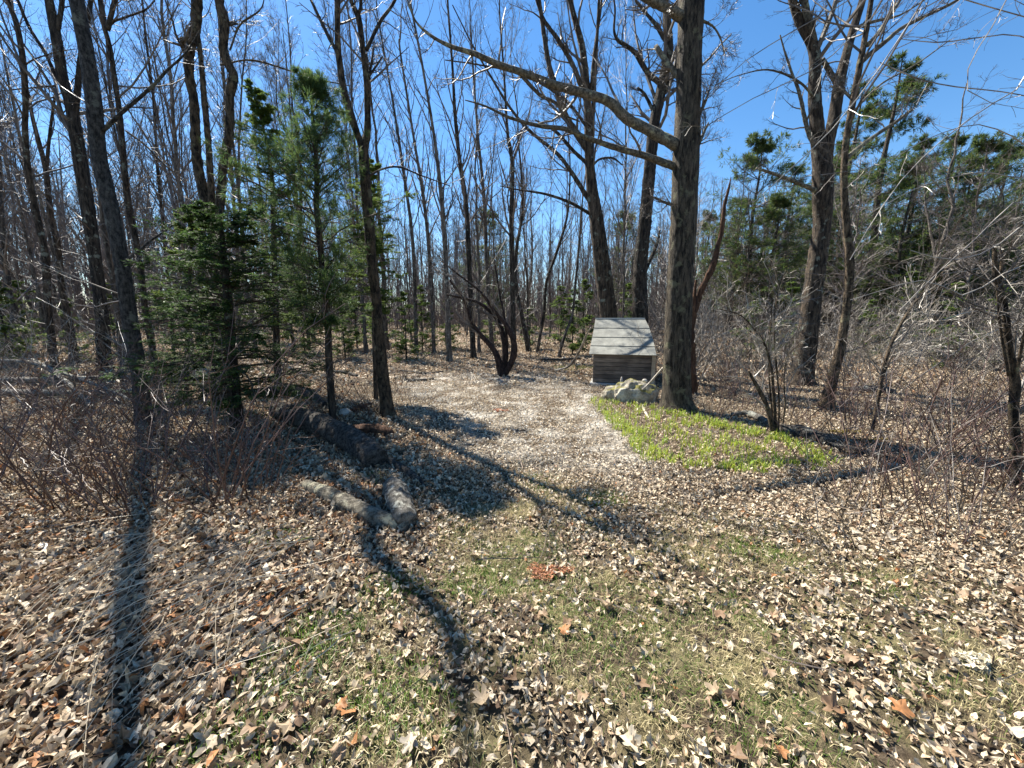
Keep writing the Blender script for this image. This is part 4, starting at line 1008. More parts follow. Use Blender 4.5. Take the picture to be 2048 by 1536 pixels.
# ------------------------------------------------------------------ fallen logs and branches
def log(name, label, pix, mat, seed, rough=0.08, lift=0.4, parts_twigs=0, cat="log", sides=30, group=None):
    pts, rad = [], []
    for px, py, w in pix:
        g, t = G(px, py); r = w * t * 0.5; pts.append(g + [0, 0, r * lift]); rad.append(r)
    pts = np.array(pts); rad = np.array(rad); L = np.linalg.norm(np.diff(pts, axis=0), axis=1).sum()
    p, r = resample(pts, rad, int(np.clip(L / 0.04, 8, 120)))
    o0 = p[0].copy(); acc = Acc(); tubes(acc, p[None], r[None], sides, rough=bark_rough(seed, rough), cap=True)
    rng = RNG(seed)
    if parts_twigs:
        a2 = Acc(); q, qr = spawn(p[None][:, ::max(1, len(p) // 20)], r[None][:, ::max(1, len(p) // 20)], parts_twigs, 0.1, 1, 55, 0.22, 6, 0.08, 0.12, 0.35, rng, 0.003, 0.2, 1.1)
        tubes(a2, q, qr, 5); q2, q2r = spawn(q, qr, 4, 0.2, 1, 45, 0.5, 4, 0.02, 0.2, 0.6, rng, 0.002, 0.1, 0.5); tubes(a2, q2, q2r, 3)
        t = thing(name, label, cat, o0, group=group); mkobj("bole", acc.mesh("bole", [mat], True, o0), t); mkobj("twigs", a2.mesh("twigs", [mat], False, o0), t)
        return t
    o = mkobj(name, acc.mesh(name, [mat], True, o0), None, o0)
    return tag(o, label, cat, group)
log("fallen_log", "pale sunlit log lying diagonally in the leaves at the left of the clearing", [(612, 975, 22), (660, 1000, 34), (720, 1030, 36), (780, 1052, 34), (815, 1062, 24)], M_log_pale, 1, 0.05, 0.5)
log("log_chunk", "short barrel-shaped log chunk with pale lichen bark, at the end of the pale log", [(787, 990, 40), (792, 1000, 46), (799, 1025, 48), (808, 1048, 46), (815, 1060, 38)], M_log_birch, 2, 0.07, 0.9)
log("fallen_log", "dark rotting log with a broken end, in the shade above the log chunk", [(560, 835, 36), (620, 858, 44), (690, 890, 46), (730, 915, 48), (756, 938, 46)], M_log_dark, 3, 0.06, 0.75)
log("fallen_log", "thin dark log running down beside the broken log end", [(745, 915, 16), (790, 935, 18), (830, 962, 16), (848, 975, 8)], M_log_dark, 4, 0.07, 0.8)
log("rotten_log", "short brown crumbling log piece under the pine sapling", [(690, 868, 14), (720, 866, 20), (760, 868, 20), (785, 872, 12)], M_rotten, 5, 0.14, 0.8)
log("rotten_log", "small dark reddish wood piece lying left of the two-stemmed shaggy tree", [(702, 826, 8), (722, 820, 12), (742, 812, 8)], M_rotten, 6, 0.16, 0.8)
log("fallen_log", "thin pale log lying across the brush from the left edge", [(-60, 792, 12), (60, 795, 13), (180, 796, 12), (280, 790, 11), (330, 786, 8)], M_log_birch, 7, 0.05, 1.6)
log("fallen_log", "long thin log behind the leaning grey trunk, half hidden in brush", [(-40, 770, 10), (100, 772, 12), (250, 765, 10), (380, 768, 9)], M_log_birch, 8, 0.05, 2.0)
log("fallen_branch", "bleached branch slanting down through the left brush", [(70, 740, 8), (110, 765, 9), (150, 795, 8), (190, 830, 6)], M_log_birch, 9, 0.05, 5, 8, "branch")
log("fallen_branch", "grey branch sloping down from the left edge with side twigs", [(-30, 745, 7), (60, 752, 8), (130, 770, 7), (230, 800, 5), (300, 830, 3)], M_log_birch, 10, 0.05, 7, 10, "branch")
log("fallen_log", "mossy log lying behind the dark fir", [(500, 800, 16), (570, 790, 20), (620, 800, 20), (650, 815, 10)], M_log_dark, 11, 0.06, 1.2)
log("fallen_log", "dark fallen log lying behind the green shoots", [(1560, 868, 24), (1600, 872, 26), (1640, 884, 24), (1662, 892, 18)], M_log_dark, 12, 0.06, 0.6)
log("curved_branch", "short grey curved branch on the leaves left of the clump of stems", [(1462, 832, 8), (1495, 832, 12), (1520, 842, 13), (1545, 856, 11)], M_log_birch, 13, 0.05, 0.9, cat="branch")
log("fallen_log", "long thin grey log running off to the right edge", [(1655, 893, 12), (1700, 905, 13), (1760, 920, 14), (1830, 942, 13), (1920, 968, 12), (2010, 995, 12), (2120, 1030, 12)], M_log_dark, 14, 0.07, 0.9, 10)
log("bark_slab", "pale strip of bare wood beside the long thin log", [(1770, 930, 6), (1800, 936, 10), (1850, 943, 7)], M_deadwood, 15, 0.1, 0.6, cat="wood")
log("fallen_log", "dark mound of rotting log behind the leaning sapling", [(1695, 782, 10), (1730, 784, 16), (1765, 785, 16), (1788, 786, 9)], M_log_dark, 16, 0.08, 0.7)
log("fallen_branch", "thin stick on the leaves at the foot of the wood, left of the arching shrub", [(800, 742, 3), (850, 748, 4), (905, 742, 3)], M_log_dark, 17, 0.05, 1, 6, "branch")
log("fallen_branch", "brushy dead branches lying behind the arching shrub", [(1080, 722, 4), (1120, 724, 5), (1160, 720, 4)], M_log_dark, 18, 0.05, 2, 14, "branch")
log("fallen_log", "low dark log on the leaves behind the two-stemmed shaggy tree", [(665, 745, 5), (690, 748, 7), (715, 755, 6)], M_log_dark, 19, 0.05, 1)
log("fallen_branch", "dark brush pile at the back of the clearing beside the gravel", [(790, 758, 4), (830, 764, 6), (868, 760, 4)], M_log_dark, 20, 0.05, 1.2, 22, "branch")
log("fallen_branch", "thin pale stick lying in the green shoots near the thick trunk", [(1283, 812, 3), (1290, 826, 5), (1298, 838, 3)], M_deadwood, 22, 0.05, 1, cat="branch")
# dead limb propped against the shed, and a pale stick against the oak
def stick(name, label, tr, Y, dy, mat):
    pts, rad = trace(tr, Y, dy); p, r = resample(pts, rad, 24); o0 = p[0].copy()
    a = Acc(); tubes(a, p[None], r[None], 7, rough=bark_rough(4, .06), cap=True)
    tag(mkobj(name, a.mesh(name, [mat], True, o0), None, o0), label, "branch")
g, _ = G(1105, 742)
stick("propped_branch", "dead branch propped against the left end of the shed", [(1105, 742, 3), (1138, 732, 5), (1160, 700, 5), (1172, 672, 4), (1182, 655, 2)], g[1], -1.6, M_twig_pale)
g, _ = G(1248, 802)
stick("propped_stick", "thin pale stick leaning from the boulder up to the thick trunk", [(1248, 803, 3), (1290, 775, 4), (1326, 736, 4), (1340, 734, 2)], g[1], -0.5, M_deadwood)

# ------------------------------------------------------------------ shed
def shed():
    g, t = G(1246, 772); Y = g[1]
    yaw = -math.atan2(g[0], g[1]) * 0.9
    root = thing("shed", "small weathered plank shed with a grey roll roof, beside the thick trunk", "shed", g, yaw)
    s = t  # metres per photo pixel at its base
    W = 120 * s; D = 2.3; Hw = 58 * s
    def box(a, x0, x1, y0, y1, z0, z1):
        V = [(x0, y0, z0), (x1, y0, z0), (x1, y1, z0), (x0, y1, z0), (x0, y0, z1), (x1, y0, z1), (x1, y1, z1), (x0, y1, z1)]
        a.add(V, [(0, 3, 2, 1), (4, 5, 6, 7), (0, 1, 5, 4), (1, 2, 6, 5), (2, 3, 7, 6), (3, 0, 4, 7)])
    def wood(name, c1, c2):
        return bark_mat(name, c1, c2, 9, 1.0, 0.5, 0, dist=0.004)
    def hwood(name, c1, c2):
        m, nt, N = new_mat(name); L = nt.links.new
        tc = N("ShaderNodeTexCoord"); mp = N("ShaderNodeMapping"); mp.inputs['Scale'].default_value = (0.9, 1, 14); L(tc.outputs['Object'], mp.inputs[0])
        n1 = N("ShaderNodeTexNoise"); n1.inputs['Scale'].default_value = 5; n1.inputs['Detail'].default_value = 8; L(mp.outputs[0], n1.inputs[0])
        n2 = N("ShaderNodeTexNoise"); n2.inputs['Scale'].default_value = 2.5; n2.inputs['Detail'].default_value = 4; L(tc.outputs['Object'], n2.inputs[0])
        ad = N("ShaderNodeMath"); ad.operation = 'ADD'; L(n1.outputs[0], ad.inputs[0]); L(n2.outputs[0], ad.inputs[1])
        cr = N("ShaderNodeValToRGB"); cr.color_ramp.elements[0].position = 0.8; cr.color_ramp.elements[1].position = 1.2
        mr = N("ShaderNodeMapRange"); mr.inputs['From Min'].default_value = 0.7; mr.inputs['From Max'].default_value = 1.3; L(ad.outputs[0], mr.inputs[0])
        cr.color_ramp.elements[0].position = 0.1; cr.color_ramp.elements[1].position = 0.9
        cr.color_ramp.elements[0].color = (*c1, 1); cr.color_ramp.elements[1].color = (*c2, 1); L(mr.outputs[0], cr.inputs[0])
        oi = N("ShaderNodeObjectInfo"); hs = N("ShaderNodeHueSaturation"); m2 = N("ShaderNodeMapRange"); m2.inputs['To Min'].default_value = .7; m2.inputs['To Max'].default_value = 1.25
        L(oi.outputs['Random'], m2.inputs[0]); L(m2.outputs[0], hs.inputs['Value']); L(cr.outputs[0], hs.inputs['Color'])
        b = N("ShaderNodeBsdfPrincipled"); b.inputs['Roughness'].default_value = .85; L(hs.outputs[0], b.inputs['Base Color'])
        bp = N("ShaderNodeBump"); bp.inputs['Strength'].default_value = .5; bp.inputs['Distance'].default_value = .004; L(n1.outputs[0], bp.inputs['Height']); L(bp.outputs[0], b.inputs['Normal'])
        o = N("ShaderNodeOutputMaterial"); L(b.outputs[0], o.inputs[0]); return m
    MW = hwood("shed_board", (0.06, 0.047, 0.036), (0.25, 0.20, 0.155)); MT = hwood("shed_trim", (0.28, 0.22, 0.15), (0.45, 0.37, 0.26)); MB = hwood("shed_base", (0.45, 0.43, 0.39), (0.68, 0.65, 0.6))
    # front, side and back boards
    nb = 7; bh = Hw / nb; rg = RNG(3)
    for i in range(nb):
        z0 = 0.07 + i * bh; z1 = z0 + bh - 0.010
        for nm, (x0, x1, y0, y1) in (("f", (-W / 2, W / 2, 0, 0.022)), ("b", (-W / 2, W / 2, D - .022, D)), ("l", (-W / 2, -W / 2 + .022, .026, D - .026)), ("r", (W / 2 - .022, W / 2, .026, D - .026))):
            a = Acc(); o = rg.normal() * 0.0025; box(a, x0, x1, y0 + (o if nm in "fb" else 0), y1 + (o if nm in "fb" else 0), z0, z1); mkobj("plank", a.mesh("plank", [MW]), root)
    a = Acc(); box(a, -W / 2 + .03, W / 2 - .03, .03, D - .03, 0.04, Hw + 0.05); mkobj("lining", a.mesh("lining", [hwood("shed_inner", (.02, .018, .015), (.05, .045, .04))]), root)
    for x in (W / 2 - 0.10,):
        a = Acc(); box(a, x, x + 0.085, -0.028, -0.004, 0.06, Hw + 0.06); mkobj("corner_post", a.mesh("corner_post", [MT]), root)
    a = Acc(); box(a, -W / 2 - 0.01, W / 2 + .05, -0.045, -0.006, Hw + 0.050, Hw + 0.100); mkobj("fascia", a.mesh("fascia", [MT]), root)
    a = Acc(); box(a, -W / 2 - .06, W / 2 + .02, -0.10, D + .03, -0.02, 0.055); mkobj("base_plank", a.mesh("base_plank", [MB]), root)
    # roof: front slope in four lapped courses, curved a little, hipped ends
    m, nt, N = new_mat("roll_roofing"); L = nt.links.new
    tc = N("ShaderNodeTexCoord"); n1 = N("ShaderNodeTexNoise"); n1.inputs['Scale'].default_value = 5; n1.inputs['Detail'].default_value = 8; n1.inputs['Roughness'].default_value = .7; L(tc.outputs['Object'], n1.inputs[0])
    cr = N("ShaderNodeValToRGB"); cr.color_ramp.elements[0].position = .3; cr.color_ramp.elements[1].position = .72
    cr.color_ramp.elements[0].color = (0.13, 0.13, 0.115, 1); cr.color_ramp.elements[1].color = (0.30, 0.30, 0.26, 1); L(n1.outputs[0], cr.inputs[0])
    b = N("ShaderNodeBsdfPrincipled"); b.inputs['Roughness'].default_value = .9; L(cr.outputs[0], b.inputs['Base Color'])
    n3 = N("ShaderNodeTexNoise"); n3.inputs['Scale'].default_value = 160; L(tc.outputs['Object'], n3.inputs[0])
    bp = N("ShaderNodeBump"); bp.inputs['Strength'].default_value = .3; bp.inputs['Distance'].default_value = .003; L(n3.outputs[0], bp.inputs['Height']); L(bp.outputs[0], b.inputs['Normal'])
    o = N("ShaderNodeOutputMaterial"); L(b.outputs[0], o.inputs[0]); MR = m
    zt = Hw + 0.115
    # (left x, right x, y depth, z) at each seam, from photo pixels relative to the shed centre (1246)
    cy_, sy_ = math.cos(yaw), math.sin(yaw)
    def loc_at(px, py, yl):            # local point whose picture is (px, py) and whose local depth is yl
        xl = (px - 1246) * s
        for _ in range(6):
            wY = g[1] + xl * sy_ + yl * cy_; q, _t = P(px, py, wY); dx, dy = q[0] - g[0], q[1] - g[1]; xl = dx * cy_ + dy * sy_
        return xl, q[2] - g[2]
    prof = []
    for lx, rx, py, yl in ((1178, 1313, 709, -0.09), (1181, 1309.5, 692, 0.20), (1184.5, 1305, 674.5, 0.50), (1188, 1299, 656, 0.83), (1191, 1290, 637, 1.18)):
        xa, za = loc_at(lx, py, yl); xb, zb = loc_at(rx, py, yl); prof.append((xa, xb, yl, (za + zb) / 2))
    zt = prof[0][3]
    rise = [0, .86, .8, .7]
    for i in range(4):
        l0, r0, y0, z0 = prof[i]; l1, r1, y1, z1 = prof[i + 1]
        a = Acc(); th = 0.012; off = 0.0
        nx = 8; V = []
        for k in range(nx + 1):
            f = k / nx; x0 = l0 + (r0 - l0) * f; x1 = l1 + (r1 - l1) * f; wv = 0.004 * math.sin(k * 2.1 + i)
            V += [(x0, y0 - .010 + wv, z0 + (0.004 if i else 0.0)), (x1, y1, z1 - .006), (x1, y1 + th, z1 - .016), (x0, y0 + .02, z0 - .022)]
        Q = []
        for k in range(nx):
            b0, b1 = 4 * k, 4 * k + 4
            for u, v in ((0, 1), (1, 2), (2, 3), (3, 0)): Q.append((b0 + u, b1 + u, b1 + v, b0 + v))
        Q += [(0, 1, 2, 3), (4 * nx + 3, 4 * nx + 2, 4 * nx + 1, 4 * nx)]
        a.add(V, Q); mkobj("roofing_sheet", a.mesh("roofing_sheet", [MR]), root)
    # ridge cap, hips and back slope
    lt_, rt_, yt, zt2 = prof[-1]
    a = Acc(); box(a, lt_, rt_, yt - .02, yt + .10, zt2 - .012, zt2 + .018); mc, nt, N = new_mat("ridge_cap"); b = N("ShaderNodeBsdfPrincipled"); b.inputs['Base Color'].default_value = (.5, .49, .45, 1); b.inputs['Roughness'].default_value = .7
    o = N("ShaderNodeOutputMaterial"); nt.links.new(b.outputs[0], o.inputs[0]); mkobj("ridge_cap", a.mesh("ridge_cap", [mc]), root)
    a = Acc(); l0, r0 = prof[0][0], prof[0][1]; yb = D + .09
    V = [(l0, prof[0][2] + .02, zt - .02), (r0, prof[0][2] + .02, zt - .02), (rt_, yt + .02, zt2 - .01), (lt_, yt + .02, zt2 - .01), (l0, yb, zt), (r0, yb, zt), (rt_, yt + .08, zt2 - .01), (lt_, yt + .08, zt2 - .01)]
    a.add(V, [(4, 7, 6, 5), (0, 3, 7, 4), (1, 5, 6, 2), (0, 4, 5, 1)]); mkobj("roof_back", a.mesh("roof_back", [MR]), root)
shed()

# ------------------------------------------------------------------ boulder and stones
def rock(name, label, px, py, w, h, d, mat, seed, group=None, lift=0.0, Yoff=0, sub=60, amp=.22):
    g, t = G(px, py); g = g + [0, Yoff, 0]; g[2] = hfun(g[0], g[1]) + lift
    n, m = sub, sub // 2; rng = RNG(seed)
    U, Vv = np.meshgrid(np.linspace(0, 2 * math.pi, n, endpoint=False), np.linspace(0.001, math.pi - .001, m))
    dirs = np.stack([np.cos(U) * np.sin(Vv), np.sin(U) * np.sin(Vv), np.cos(Vv)], -1)
    r = np.ones(U.shape)
    for k in range(26):
        q = unit(rng.normal(size=3)); f = rng.uniform(1.5, 9) if k > 6 else rng.uniform(1, 2)
        r += amp * (0.5 if k < 7 else 0.16) * np.sin(f * (dirs @ q) * 3 + rng.uniform(0, 6)) * .4
    for k in range(14):     # facets
        q = unit(rng.normal(size=3)); c = rng.uniform(.8, .98); dd = dirs @ q; r = np.minimum(r, c / np.maximum(dd, .05) * 1.0)
    V = dirs * r[..., None] * np.array([w / 2, d / 2, h]) * 1.0
    idx = np.arange(n * m).reshape(m, n); a_ = idx[:-1]; b_ = np.roll(a_, -1, 1); d_ = idx[1:]; c_ = np.roll(d_, -1, 1)
    o = mkobj(name, mk_mesh(name, V.reshape(-1, 3), np.stack([a_, d_, c_, b_], -1).reshape(-1, 4), None, [mat], None, True), None, g)
    return tag(o, label, "rock", group)
def rock_mat(name, c1, c2, moss):
    m, nt, N = new_mat(name); L = nt.links.new
    tc = N("ShaderNodeTexCoord"); n1 = N("ShaderNodeTexNoise"); n1.inputs['Scale'].default_value = 7; n1.inputs['Detail'].default_value = 9; n1.inputs['Roughness'].default_value = .7; L(tc.outputs['Object'], n1.inputs[0])
    vo = N("ShaderNodeTexVoronoi"); vo.inputs['Scale'].default_value = 9; L(tc.outputs['Object'], vo.inputs[0])
    cr = N("ShaderNodeValToRGB"); cr.color_ramp.elements[0].position = .38; cr.color_ramp.elements[1].position = .62; cr.color_ramp.elements[0].color = (*c1, 1); cr.color_ramp.elements[1].color = (*c2, 1); L(n1.outputs[0], cr.inputs[0])
    out = cr.outputs[0]
    if moss:
        ge = N("ShaderNodeNewGeometry"); sx = N("ShaderNodeSeparateXYZ"); L(ge.outputs['Normal'], sx.inputs[0])
        n2 = N("ShaderNodeTexNoise"); n2.inputs['Scale'].default_value = 4; L(tc.outputs['Object'], n2.inputs[0])
        ad = N("ShaderNodeMath"); ad.operation = 'MULTIPLY'; L(sx.outputs[2], ad.inputs[0]); L(n2.outputs[0], ad.inputs[1])
        mr = N("ShaderNodeMapRange"); mr.inputs['From Min'].default_value = .34; mr.inputs['From Max'].default_value = .44; L(ad.outputs[0], mr.inputs[0])
        mx = N("ShaderNodeMixRGB"); L(mr.outputs[0], mx.inputs[0]); L(out, mx.inputs[1]); mx.inputs[2].default_value = (0.14, 0.13, 0.03, 1); out = mx.outputs[0]
    b = N("ShaderNodeBsdfPrincipled"); b.inputs['Roughness'].default_value = .9; L(out, b.inputs['Base Color'])
    bp = N("ShaderNodeBump"); bp.inputs['Strength'].default_value = 1; bp.inputs['Distance'].default_value = .03
    ad2 = N("ShaderNodeMath"); ad2.operation = 'ADD'; L(n1.outputs[0], ad2.inputs[0]); L(vo.outputs[0], ad2.inputs[1]); L(ad2.outputs[0], bp.inputs['Height']); L(bp.outputs[0], b.inputs['Normal'])
    o = N("ShaderNodeOutputMaterial"); L(b.outputs[0], o.inputs[0]); return m
M_rock = rock_mat("boulder", (0.12, 0.10, 0.07), (0.50, 0.46, 0.36), True)
M_stone = rock_mat("stone", (0.32, 0.30, 0.26), (0.55, 0.52, 0.46), False)
rock("boulder", "rough pale boulder with moss on top, in front of the shed", 1262, 800, 1.15, 0.40, 0.75, M_rock, 5, sub=90, amp=.30).rotation_euler = (0, -0.22, 0)
bo = [o_ for o_ in bpy.data.objects if o_.name == "boulder"][0]
q, t_ = P(1290, 753, G(1262, 800)[0][1] + 0.05)
bpy.context.view_layer.update()
vv = np.array([bo.matrix_world @ v.co for v in bo.data.vertices]); nr = np.hypot(vv[:, 0] - q[0], vv[:, 1] - q[1]) < .06
q[2] = vv[nr, 2].max() + .035
o = rock("round_stone", "small round grey stone sitting on top of the boulder", 1262, 800, 0.11, 0.05, 0.10, M_stone, 6, sub=24, amp=.05); o.location = q
rock("white_stone", "small upright whitish stone between the boulder and the shed wall", 1243, 778, 0.08, 0.30, 0.07, M_stone, 7, sub=24, amp=.1)
rock("flat_stone", "flat greyish stone at the end of the green shoots near the left side", 1500, 790, 0.25, 0.04, 0.15, M_stone, 8, sub=24)
def rk_small():
    rg = RNG(88)
    for i, (px, py) in enumerate([(1190, 716), (1128, 718), (690, 828)]):
        rock("field_stone", ["pale stone at the foot of the wood beside the shed", "low stone in the dead branches left of the shed", "rough grey stone near the shaggy tree base"][i], px, py, .22, .1, .18, M_stone, 90 + i, sub=20)
rk_small()

# ------------------------------------------------------------------ leaf litter
def leaf_batch(acc, x, y, size, rng, cols, shape, zoff, tilt=0.45, curl=0.9):
    """shape: 'oval' (8 tris), 'lobed' (11 tris), 'chip' (2 tris)"""
    N = len(x)
    if shape == 'oval':
        uv = np.array([(-.5, 0), (-.2, .22), (.15, .24), (.5, 0), (.15, -.24), (-.2, -.22), (-.17, 0), (.15, 0)])
        T = np.array([(0, 6, 1), (1, 6, 7), (1, 7, 2), (2, 7, 3), (0, 5, 6), (5, 4, 7), (5, 7, 6), (4, 3, 7)])
    elif shape == 'fold':
        uv = np.array([(-.5, 0), (-.05, .26), (.5, 0), (.05, -.26), (0, 0)]); T = np.array([(0, 4, 1), (1, 4, 2), (0, 3, 4), (3, 2, 4)])
    elif shape == 'lobed':
        a = np.radians([0, 22, 50, 72, 100, 130, 180, 230, 260, 288, 310, 338]); rr = np.array([.60, .36, .54, .37, .44, .30, .26, .30, .44, .37, .54, .36])
        uv = np.vstack([np.stack([np.cos(a) * rr, np.sin(a) * rr], -1), [(0, 0)]])
        T = np.array([(12, i, (i + 1) % 12) for i in range(12)])
    else:
        uv = np.array([(-.5, 0), (0, .3), (.5, 0), (0, -.3)]); T = np.array([(0, 2, 1), (0, 3, 2)])
    u = uv[:, 0][None] * size[:, None]; v = uv[:, 1][None] * size[:, None] * rng.uniform(.5, 1.1, (N, 1))
    k1 = rng.normal(size=(N, 1)) * curl / size[:, None]; k2 = rng.normal(size=(N, 1)) * curl * .8 / size[:, None]
    fold = np.abs(rng.normal(size=(N, 1))) * 0.55 * curl
    w = k1 * u * u + k2 * u * v + fold * np.abs(v) * np.where(rng.random((N, 1)) < .7, 1, -1)
    w += rng.normal(size=w.shape) * 0.07 * size[:, None]
    L = np.stack([u, v, w], -1)
    rz = rng.uniform(0, 2 * math.pi, N); tx = rng.normal(size=N) * tilt; ty = rng.normal(size=N) * tilt
    ca, sa = np.cos(tx), np.sin(tx)
    Y1 = L[..., 1] * ca[:, None] - L[..., 2] * sa[:, None]; Z1 = L[..., 1] * sa[:, None] + L[..., 2] * ca[:, None]; X1 = L[..., 0]
    ca, sa = np.cos(ty), np.sin(ty); X2 = X1 * ca[:, None] + Z1 * sa[:, None]; Z2 = -X1 * sa[:, None] + Z1 * ca[:, None]
    ca, sa = np.cos(rz), np.sin(rz); X3 = X2 * ca[:, None] - Y1 * sa[:, None]; Y3 = X2 * sa[:, None] + Y1 * ca[:, None]
    zmin = Z2.min(1, keepdims=True)
    V = np.stack([X3 + x[:, None], Y3 + y[:, None], Z2 - zmin * .75 + hfun(x, y)[:, None] + zoff[:, None]], -1)
    n = V.shape[1]; TT = (T[None] + (np.arange(N) * n)[:, None, None]).reshape(-1, 3)
    acc.add(V.reshape(-1, 3), None, TT, np.repeat(cols, n, 0))
def wedge(n, y0, y1, rng, xm=1.45, pad=0.4, pw=1.0):
    y = np.sqrt(rng.uniform(y0 ** 2, y1 ** 2, n)); x = rng.uniform(-1, 1, n) * (y * xm + pad)
    return x, y
PAL = np.array([(0.45, 0.365, 0.25), (0.36, 0.275, 0.18), (0.52, 0.44, 0.32), (0.27, 0.185, 0.115), (0.19, 0.12, 0.07), (0.40, 0.34, 0.26), (0.12, 0.075, 0.045), (0.32, 0.15, 0.06)])
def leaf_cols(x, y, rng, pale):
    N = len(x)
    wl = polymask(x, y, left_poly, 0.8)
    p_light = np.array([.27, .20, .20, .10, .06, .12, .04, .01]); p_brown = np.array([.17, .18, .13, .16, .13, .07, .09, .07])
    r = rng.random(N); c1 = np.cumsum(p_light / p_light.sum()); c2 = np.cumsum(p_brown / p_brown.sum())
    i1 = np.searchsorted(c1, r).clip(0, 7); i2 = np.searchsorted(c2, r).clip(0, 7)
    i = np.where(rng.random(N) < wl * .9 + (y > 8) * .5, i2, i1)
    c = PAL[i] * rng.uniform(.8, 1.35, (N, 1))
    gm = (polymask(x, y, gravel_poly, .4) * pale * (.2 + .6 * smooth(.25, .7, vnoise(x, y, 1.3, 44))))[:, None]
    return c * (1 - gm * .5) + np.array([.62, .57, .47]) * gm * .5
def litter():
    rng = RNG(1001)
    def go(n, y0, y1, shape, smin, smax, name, tilt, curl, keep=None, zt=0.03, xm=1.45):
        x, y = wedge(n, y0, y1, rng, xm)
        dens = np.ones(n)
        lw = polymask(x, y, lawn_poly, .5); patch = smooth(.35, .62, vnoise(x, y, 1.7, 8) * .6 + vnoise(x, y, 4.3, 9) * .4)
        dens *= 1 - lw * (0.15 + 0.60 * patch)
        dens *= 1 - polymask(x, y, gravel_poly, .4) * .55 * vnoise(x, y, 1.5, 4)
        dens *= 1 - polymask(x, y, gravel2_poly, .25) * .6
        dens *= 1 - polymask(x, y, lily_poly, .1) * .35
        k = rng.random(n) < dens; x = x[k]; y = y[k]; N = len(x)
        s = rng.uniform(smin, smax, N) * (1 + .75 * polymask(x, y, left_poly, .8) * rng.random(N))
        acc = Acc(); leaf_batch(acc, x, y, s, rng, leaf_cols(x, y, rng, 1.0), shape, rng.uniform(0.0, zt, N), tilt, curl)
        o = mkobj(name, acc.mesh(name, [M_leaf])); tag(o, "dry tan and brown leaves covering the ground", kind="stuff")
    go(50000, 0.9, 4.2, 'oval', .016, .050, "leaf_litter", .6, 1.1)
    go(6500, 0.9, 4.5, 'lobed', .03, .06, "leaf_litter", .45, .95)
    go(90000, 4.0, 9.5, 'fold', .022, .060, "leaf_litter", .6, 1.0)
    go(60000, 9.0, 20.0, 'chip', .06, .12, "leaf_litter", .5, .7, zt=.03)
    go(42000, 20.0, 42.0, 'chip', .10, .22, "leaf_litter", .55, .7, zt=.04, xm=1.4)
    # crumbled leaf bits in the foreground
    go(34000, 0.9, 6.0, 'chip', .012, .035, "leaf_crumbs", .5, .7, zt=.012)
litter()

# single large leaves one can pick out
def big_leaves():
    rng = RNG(2002); protos_ = []
    for k in range(7):
        a = Acc(); sz = np.array([1.0])
        c = PAL[[0, 2, 3, 1, 7, 4, 5][k]][None]
        # finer lobed leaf: 24-point outline, two rings
        th = np.linspace(0, 2 * math.pi, 25)[:-1]; lob = 0.40 + 0.10 * np.cos(5 * th) + 0.04 * np.cos(11 * th + 1) + .03 * rng.normal(size=24)
        ring1 = np.stack([np.cos(th) * lob, np.sin(th) * lob], -1); ring0 = ring1 * .5
        uv = np.vstack([ring1, ring0, [(0, 0)]]); u, v = uv.T
        cu = rng.normal(size=3) * 2.2; w = .7 * cu[0] * u * u + .6 * cu[1] * u * v + .5 * abs(cu[2]) * np.abs(v) + .035 * rng.normal(size=len(u))
        w += 0.25 * np.hypot(u, v) ** 2
        Q = [(i, (i + 1) % 24, 24 + (i + 1) % 24, 24 + i) for i in range(24)]; T = [(24 + i, 24 + (i + 1) % 24, 48) for i in range(24)]
        V = np.stack([u, v, w - w.min()], -1)
        cc = c * (1 + .12 * rng.normal(size=(len(V), 1)))
        a.add(V, Q, T, cc); protos_.append(a.mesh("fallen_leaf", [M_leaf], True))
    names = ["tan", "pale", "brown", "buff", "rusty", "dark brown", "greyish"]
    spots = [(1165, 1410), (1130, 1270), (965, 1410), (870, 1370), (1430, 1395), (1475, 1525), (1560, 1515), (455, 1380), (300, 1370), (250, 1175), (200, 1410), (90, 1290), (530, 1180), (640, 1150),
             (1930, 1210), (1990, 1110), (1930, 1085), (2020, 1190), (1400, 1500), (620, 1215), (500, 1480), (700, 1130), (110, 1500), (380, 1290), (820, 1500), (1215, 1222), (1275, 1375), (1640, 1260), (1800, 1430), (1700, 1330)]
    rg = RNG(5)
    while len(spots) < 95:
        px, py = rg.uniform(-20, 2070), 1000 + 530 * rg.random()
        if px > 700 and rg.random() < .5: continue
        spots.append((px, py))
    for i, (px, py) in enumerate(spots):
        g, t = G(px, py); k = int([0, 1, 2, 3, 5, 6, 2, 3, 0, 5, 6, 4][int(rg.integers(0, 12))]); s = rg.uniform(.05, .085)
        o = mkobj("fallen_leaf", protos_[k], None, g + [0, 0, .025]); o.scale = (s, s, s * rg.uniform(.6, 1.2)); o.rotation_euler = (rg.normal() * .3, rg.normal() * .3, rg.uniform(0, 6.28))
        row = "in the nearest leaves" if py > 1350 else ("in the foreground litter" if py > 1180 else "farther back in the litter")
        colx = "bottom left corner side" if px < 400 else ("left of the long thin shadow" if px < 850 else ("on the grassy middle" if px < 1450 else "on the right-hand side"))
        tag(o, f"large {names[k]} lobed leaf {row}, {colx}", "leaf", f"{names[k]} lobed leaves {row} {colx}")
big_leaves()

